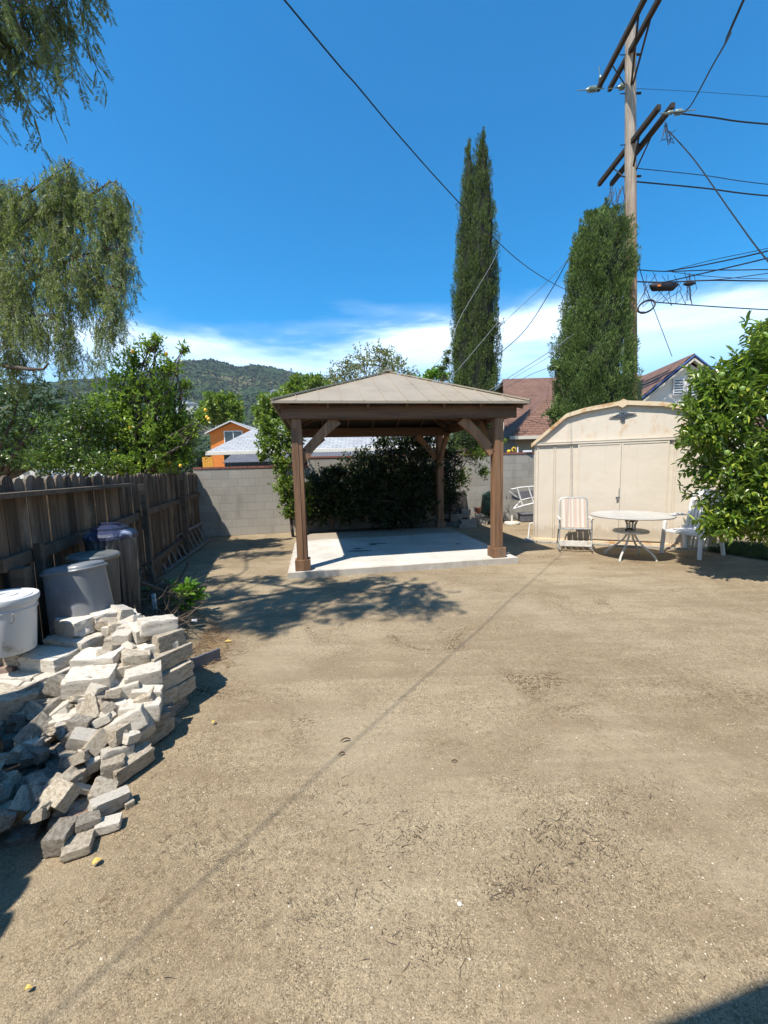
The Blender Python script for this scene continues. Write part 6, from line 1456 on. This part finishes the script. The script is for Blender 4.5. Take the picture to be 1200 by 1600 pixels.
# daisies and small things on top of the wall
p = Yp(803, 702, 11.75); t = thing('flower_ornament', 'yellow flower with dark centre standing on the wall left of the shed', 'flower', (p.x, p.y, 1.93)); b = MB()
for k in range(12):
    a = 2*math.pi*k/12; b.tube([(.03*math.cos(a), 0, .10+.03*math.sin(a)), (.055*math.cos(a), .0, .10+.055*math.sin(a)), (.078*math.cos(a), .01, .10+.078*math.sin(a))], [.008, .014, .005], 6)
b.build('petals', M['yellow'], t); MB().lathe([(0, -.02), (.035, -.015), (.035, .01), (0, .02)], (0, -.01, .10), 14, rot=(R(90), 0, 0)).build('centre', M['dark_panel'], t); MB().tube([(0, 0, -.03), (0, 0, .08)], .006, 6).build('stem', M['lawn'], t)
p = Yp(795, 706, 11.75); tag(MB().lathe([(0, 0), (.05, .01), (.06, .05), (.03, .08), (0, .085)], (p.x, p.y, 1.94), 14).build('yellow_ornament', M['yellow'], smooth=True), 'little orange-yellow lump on the wall beside the yellow flower', 'ornament')
p = Yp(809, 702, 11.75); tag(MB().tube([(p.x, p.y, 1.94), (p.x, p.y, 2.10)], [.022, .016], 10).build('white_bottle', M['trim_w'], smooth=True), 'slim white upright piece on the wall right of the yellow flower', 'bottle')
p = Yp(824, 704, 11.78); tag(MB().box((p.x, p.y, 1.965), (.24, .1, .06), bev=.01).build('white_slab', M['trim_w']), 'low white slab on top of the wall next to the shed roof', 'slab')

# ------------------------------------------------------------ young plant, twig heap, tray, litter along the fence
def young_plant():
    c = G(264, 950, .15); t = thing('young_plant', 'low bright green broad-leaved plant growing out of the twig heap', 'plant', (c.x, c.y, .05)); rs = np.random.RandomState(6)
    st = MB(); P = []; D = []
    for k in range(24):
        a = 2*math.pi*rs.random(); r = .12+.26*rs.random(); e = np.array([math.cos(a)*r*1.15, math.sin(a)*r*.8, .16+.20*rs.random()]); st.tube([(0, 0, 0), tuple(e*.5+np.array([0, 0, .06])), tuple(e)], [.006, .005, .003], 5)
        for j in range(9):
            f = .45+.6*rs.random(); P.append(e*f); d = np.array([math.cos(a), math.sin(a), .45])+rs.normal(size=3)*.65; D.append(d/np.linalg.norm(d))
    n = len(P); V, F = leaf_arrays(np.array(P), np.array(D), .125*(.6+.6*rs.random(n)), .062*(.7+.5*rs.random(n)), rs, fold=.2, curl=.25, up=(0, 0, 1))
    st.build('stems', M['lawn'], t); raw('leaves', V, F, M['lf_plant'], t)
young_plant()
rs_ = random.Random(17); b = MB()
def twig(b, p, L, d, r, rs_, bend=.4):
    pts_ = [Vector(p)]; d = Vector(d).normalized()
    for i in range(4): d = (d+Vector((rs_.uniform(-bend, bend), rs_.uniform(-bend, bend), rs_.uniform(-.3, .25)*(bend/.4)))).normalized(); pts_.append(pts_[-1]+d*L/4)
    b.tube(pts_, [r, r*.85, r*.7, r*.5, r*.3], 4)
for i in range(900):
    y = rs_.uniform(3.0, 5.0); w_ = .78 if y < 4 else .60; o = rs_.random()**.8*w_; x = F0.x+(F0.y-y)*.277+.12+o; z = bank(x, y)+.22*rs_.random()*(1-o/w_*.6)+.02
    twig(b, (x, y, z), rs_.uniform(.12, .42), (rs_.uniform(-1, 1), rs_.uniform(-1, 1), rs_.uniform(-.3, .6)), rs_.uniform(.0018, .0055), rs_)
tag(b.build('twig_heap', M['twig']), kind='stuff')
b = MB()
for i in range(1500):
    a = rs_.gauss(0, 1); c = G(325+rs_.gauss(0, 22), 1005+rs_.gauss(0, 22)); twig(b, (c.x, c.y, .008+.03*rs_.random()), rs_.uniform(.03, .12), (rs_.uniform(-1, 1), rs_.uniform(-1, 1), rs_.uniform(0, .2)), rs_.uniform(.0008, .002), rs_)
tag(b.build('dead_grass', M['straw']), kind='stuff')
for (pa, za, pb, zb, r, lab) in (((205, 905), .62, (312, 958), .12, .016, 'long bare branch lying across the heap behind the bright plant'), ((228, 880), .50, (245, 925), .25, .012, 'short reddish forked stick beside the ladder end'), ((294, 880), .30, (276, 912), .05, .022, 'bleached peeling log end standing by the ladder'), ((250, 915), .35, (310, 915), .1, .010, 'thin branch above the bright plant')):
    a, c = G(*pa, za), G(*pb, zb); m = a.lerp(c, .5)+Vector((.03, .0, .03)); tag(MB().tube([a, a.lerp(m, .5)+Vector((0, .02, 0)), m, c], [r, r*.9, r*.8, r*.4], 7).build('branch', M['bark'] if 'bleached' not in lab and 'reddish' not in lab else M['fence_rail'], smooth=True), lab, 'branch')
# grey corner tray / angle board beside the pile
p = G(306, 1040, .05); t = thing('plastic_tray', 'dark grey plastic tray corner lying on the dirt behind the pile of bricks', 'tray', (p.x, p.y, .01), R(52)); b = MB()
b.box((0, 0, .055), (.42, .018, .11), bev=.004); b.box((-.20, .10, .055), (.018, .22, .11), bev=.004); b.build('rim', M['grey_crate'], t); MB().box((0, .11, .008), (.40, .21, .012)).build('bottom', M['grey_crate'], t)
p = G(242, 950, .3); tag(MB().box((p.x, p.y, .36), (.035, .02, .16), (R(-15), R(-12), 0), bev=.003).build('white_stake', M['trim_w']), 'short white plastic stake standing behind the tipped square block', 'stake')
p = G(303, 962, .2); tag(MB().box((p.x, p.y, .15), (.05, .03, .012), (R(30), R(12), R(30)), bev=.003).build('paper_scrap', M['trim_w']), 'crumpled white scrap in the twigs right of the green plant', 'scrap')
# ground litter
def flat_leaf(px, py, L, W_, rz, mat, label):
    p = G(px, py, .006); b = MB(); n = 9; vs = []; c_, s_ = math.cos(rz), math.sin(rz)
    for i in range(n+1):
        t_ = i/n; w_ = W_*math.sin(math.pi*t_)**.7*.5; z = .004+.010*math.sin(math.pi*t_)
        for s in (-1, 0, 1): x, y = (t_-.5)*L, s*w_; vs.append((p.x+x*c_-y*s_, p.y+x*s_+y*c_, p.z+z+(.006 if s else 0)))
    fs = [(3*i+j, 3*i+3+j, 3*i+4+j, 3*i+1+j) for i in range(n) for j in (0, 1)]; b.add(vs, fs)
    return tag(b.build('fallen_leaf', M[mat]), label, 'leaf')
M['dead_leaf'] = mat_simple('dead_leaf', (.10, .055, .03), (.06, .035, .02), 30, .8); M['yel_leaf'] = mat_simple('yellowed_leaf', (.60, .46, .12), (.50, .34, .09), 30, .7)
flat_leaf(540, 1158, .06, .012, .3, 'dead_leaf', 'dark curled dead leaf on the cable shadow in the middle of the yard')
flat_leaf(534, 1180, .04, .010, .5, 'dead_leaf', 'smaller dark leaf just below the curled dead leaf mid yard')
flat_leaf(356, 1004, .075, .04, .2, 'yel_leaf', 'pale yellow leaf on the dirt right of the twig heap')
flat_leaf(151, 1350, .035, .028, .9, 'yel_leaf', 'small yellow leaf in front of the brick pile')
flat_leaf(334, 1131, .03, .02, .9, 'yel_leaf', 'tiny yellow leaf right of the brick pile on open dirt')
flat_leaf(44, 1550, .02, .014, .3, 'yel_leaf', 'tiny pale leaf near the bottom left corner')
flat_leaf(710, 1192, .035, .006, .1, 'dead_leaf', 'thin dark dead leaf right of centre on the dirt')
p = G(718, 1412, .004); tag(MB().lathe([(0, 0), (.007, .001), (.008, .004), (.005, .007), (0, .008)], (p.x, p.y, .0), 10).build('white_pebble', M['trim_w'], smooth=True), 'single bright white pebble in the foreground dirt', 'pebble')
b = MB(); rs_ = random.Random(31)
for (px, py, n_, s) in [(880, 1295, 420, 42), (650, 1310, 320, 50), (800, 1385, 260, 40), (330, 1330, 200, 60), (1010, 1250, 160, 45), (700, 1470, 200, 40), (540, 1250, 120, 40), (910, 1360, 160, 60), (240, 1180, 160, 50), (480, 1420, 160, 60), (640, 1310, 60, 60), (860, 1290, 90, 45), (560, 1385, 60, 40), (730, 1400, 60, 60), (660, 1480, 60, 60), (930, 1330, 50, 30), (420, 1450, 50, 60), (1000, 1500, 60, 80), (500, 1290, 60, 70), (300, 1350, 60, 60), (820, 1370, 80, 40), (700, 1200, 40, 120), (560, 1210, 30, 40), (190, 1500, 40, 60), (1080, 1300, 40, 80)]:
    for i in range(n_):
        c = G(px+rs_.gauss(0, s), py+rs_.gauss(0, s*.45)); twig(b, (c.x, c.y, .004), rs_.choice((.003, .004, .005, .005, .006, .007, .008, .009, .012, .016, .04)), (rs_.uniform(-1, 1), rs_.uniform(-1, 1), 0.02), rs_.uniform(.0006, .0016), rs_, .16)
tag(b.build('leaf_crumbs', M['twig']), kind='stuff')
# loose grit on the near ground
rs = np.random.RandomState(101); n = 60000
yy = .55+4.6*rs.random(n)**1.35; xx = (rs.random(n)*2-1)*(yy*1.05+.2)
base = np.array([[1, 0, 0], [-1, 0, 0], [0, 1, 0], [0, -1, 0], [0, 0, 1], [0, 0, -1]], float)
oc = np.array([[0, 2, 4], [2, 1, 4], [1, 3, 4], [3, 0, 4], [2, 0, 5], [1, 2, 5], [3, 1, 5], [0, 3, 5]])
sz = np.exp(rs.normal(size=n)*.42)*.0015; sz = np.clip(sz, .0008, .0065)
a = rs.random(n)*6.28; sc3 = sz[:, None]*(.7+.6*rs.random((n, 3))); sc3[:, 2] *= .6
V = base[None]*sc3[:, None, :]*(.8+.4*rs.random((n, 6, 1))); ca, sa = np.cos(a)[:, None], np.sin(a)[:, None]
V = np.stack([V[..., 0]*ca-V[..., 1]*sa, V[..., 0]*sa+V[..., 1]*ca, V[..., 2]], -1)
zg = np.array([gz(x, y) for x, y in zip(xx, yy)])
V += np.stack([xx, yy, zg+sz*.15], 1)[:, None, :]
F = (oc[None]+(np.arange(n)*6)[:, None, None]).reshape(-1, 3)
gm, gn, gb = newmat('grit'); gn.links.new(ramp_n(gn, island(gn), [(0, (.10, .07, .04)), (.2, (.21, .155, .09)), (.6, (.35, .28, .18)), (.9, (.48, .40, .28)), (1, (.70, .65, .54))]), gb.inputs['Base Color']); gb.inputs['Roughness'].default_value = .9
tag(raw('grit', V.reshape(-1, 3), F, gm), kind='stuff')

# lawn strip and its kerb at the right, behind the citrus
pl = [G(1105, 862), G(1400, 905), G(1500, 880), G(1130, 848)]
b = MB(); vs = [(p.x, p.y, .018) for p in pl]; b.add(vs, [(0, 1, 2, 3)]); tag(b.build('lawn', M['lawn']), kind='structure')
rs = np.random.RandomState(7); n = 16000; u, v = rs.random(n), rs.random(n)
q = np.array([[p.x, p.y, .015] for p in pl]); P = (q[0]*(1-u)[:, None]+q[1]*u[:, None])*(1-v)[:, None]+(q[3]*(1-u)[:, None]+q[2]*u[:, None])*v[:, None]
V, F = leaf_arrays(P, nrm(rs.normal(size=(n, 3))*.45+np.array([0, 0, 1.])), .05+.05*rs.random(n), np.full(n, .006), rs, six=False)
tag(raw('grass', V, F, M['grass_blade']), kind='stuff')

# ------------------------------------------------------------ house behind the camera: its patio cover shades the bottom right corner
def own_house():
    e1 = Vector((.9753, .2208, 0)); e2 = Vector((.2208, -.9753, 0)); z = 2.75
    P0 = Vector((.784-.345*z, .983-.43*z, 0))-e1*.10+e2*.0
    t = thing('patio_cover', 'brown timber patio cover over the house terrace behind the viewer', 'patio cover', P0, math.atan2(e1.y, e1.x))
    MB().box((3.3, -1.9, z), (6.6, 3.8, .09), bev=.01).build('roof', M['gz_roof'], t)
    MB().box((3.3, -.02, z-.12), (6.6, .045, .15), bev=.005).build('fascia', M['gz_woodx'], t)
    for x in (3.2, 6.4): MB().box((x, -.12, z/2-.1), (.12, .12, z-.2), bev=.006).build('post', M['gz_wood'], t)
    h = thing('house', 'cream stucco house with window and door behind the viewer', 'house', P0+e2*3.85-e1*3.0, math.atan2(e1.y, e1.x))
    MB().box((5, -2.6, 1.4), (10, 5, 2.9)).build('walls', M['stucco'], h); window(h, (2.5, -.06, 1.5), 1.6, 1.2, depth=.08)
    d = MB().box((5.2, -.08, 1.02), (.9, .06, 2.05), bev=.01).build('door', M['trim_w'], h); MB().tube([(5.5, -.02, 1.0), (5.5, .03, 1.0)], .03, 10).build('handle', M['steel'], d)
    for s in (-1, 1): roof_plane('roof', [(-.4, -2.6+s*2.9, 2.80), (10.4, -2.6+s*2.9, 2.80), (10.4, -2.6, 4.1), (-.4, -2.6, 4.1)], 'sh_brown', h)
own_house()

# ------------------------------------------------------------ air
hm = bpy.data.materials.new('air'); hm.use_nodes = True; hn = hm.node_tree; hn.nodes.clear()
ho = N(hn, 'ShaderNodeOutputMaterial'); hv = N(hn, 'ShaderNodeVolumePrincipled'); hv.inputs['Color'].default_value = (.72, .84, 1.0, 1); hv.inputs['Density'].default_value = .00012; hv.inputs['Anisotropy'].default_value = .2
hn.links.new(hv.outputs[0], ho.inputs['Volume'])
tag(MB().box((0, 300, 210), (9000, 9000, 440)).build('haze', hm), kind='stuff')
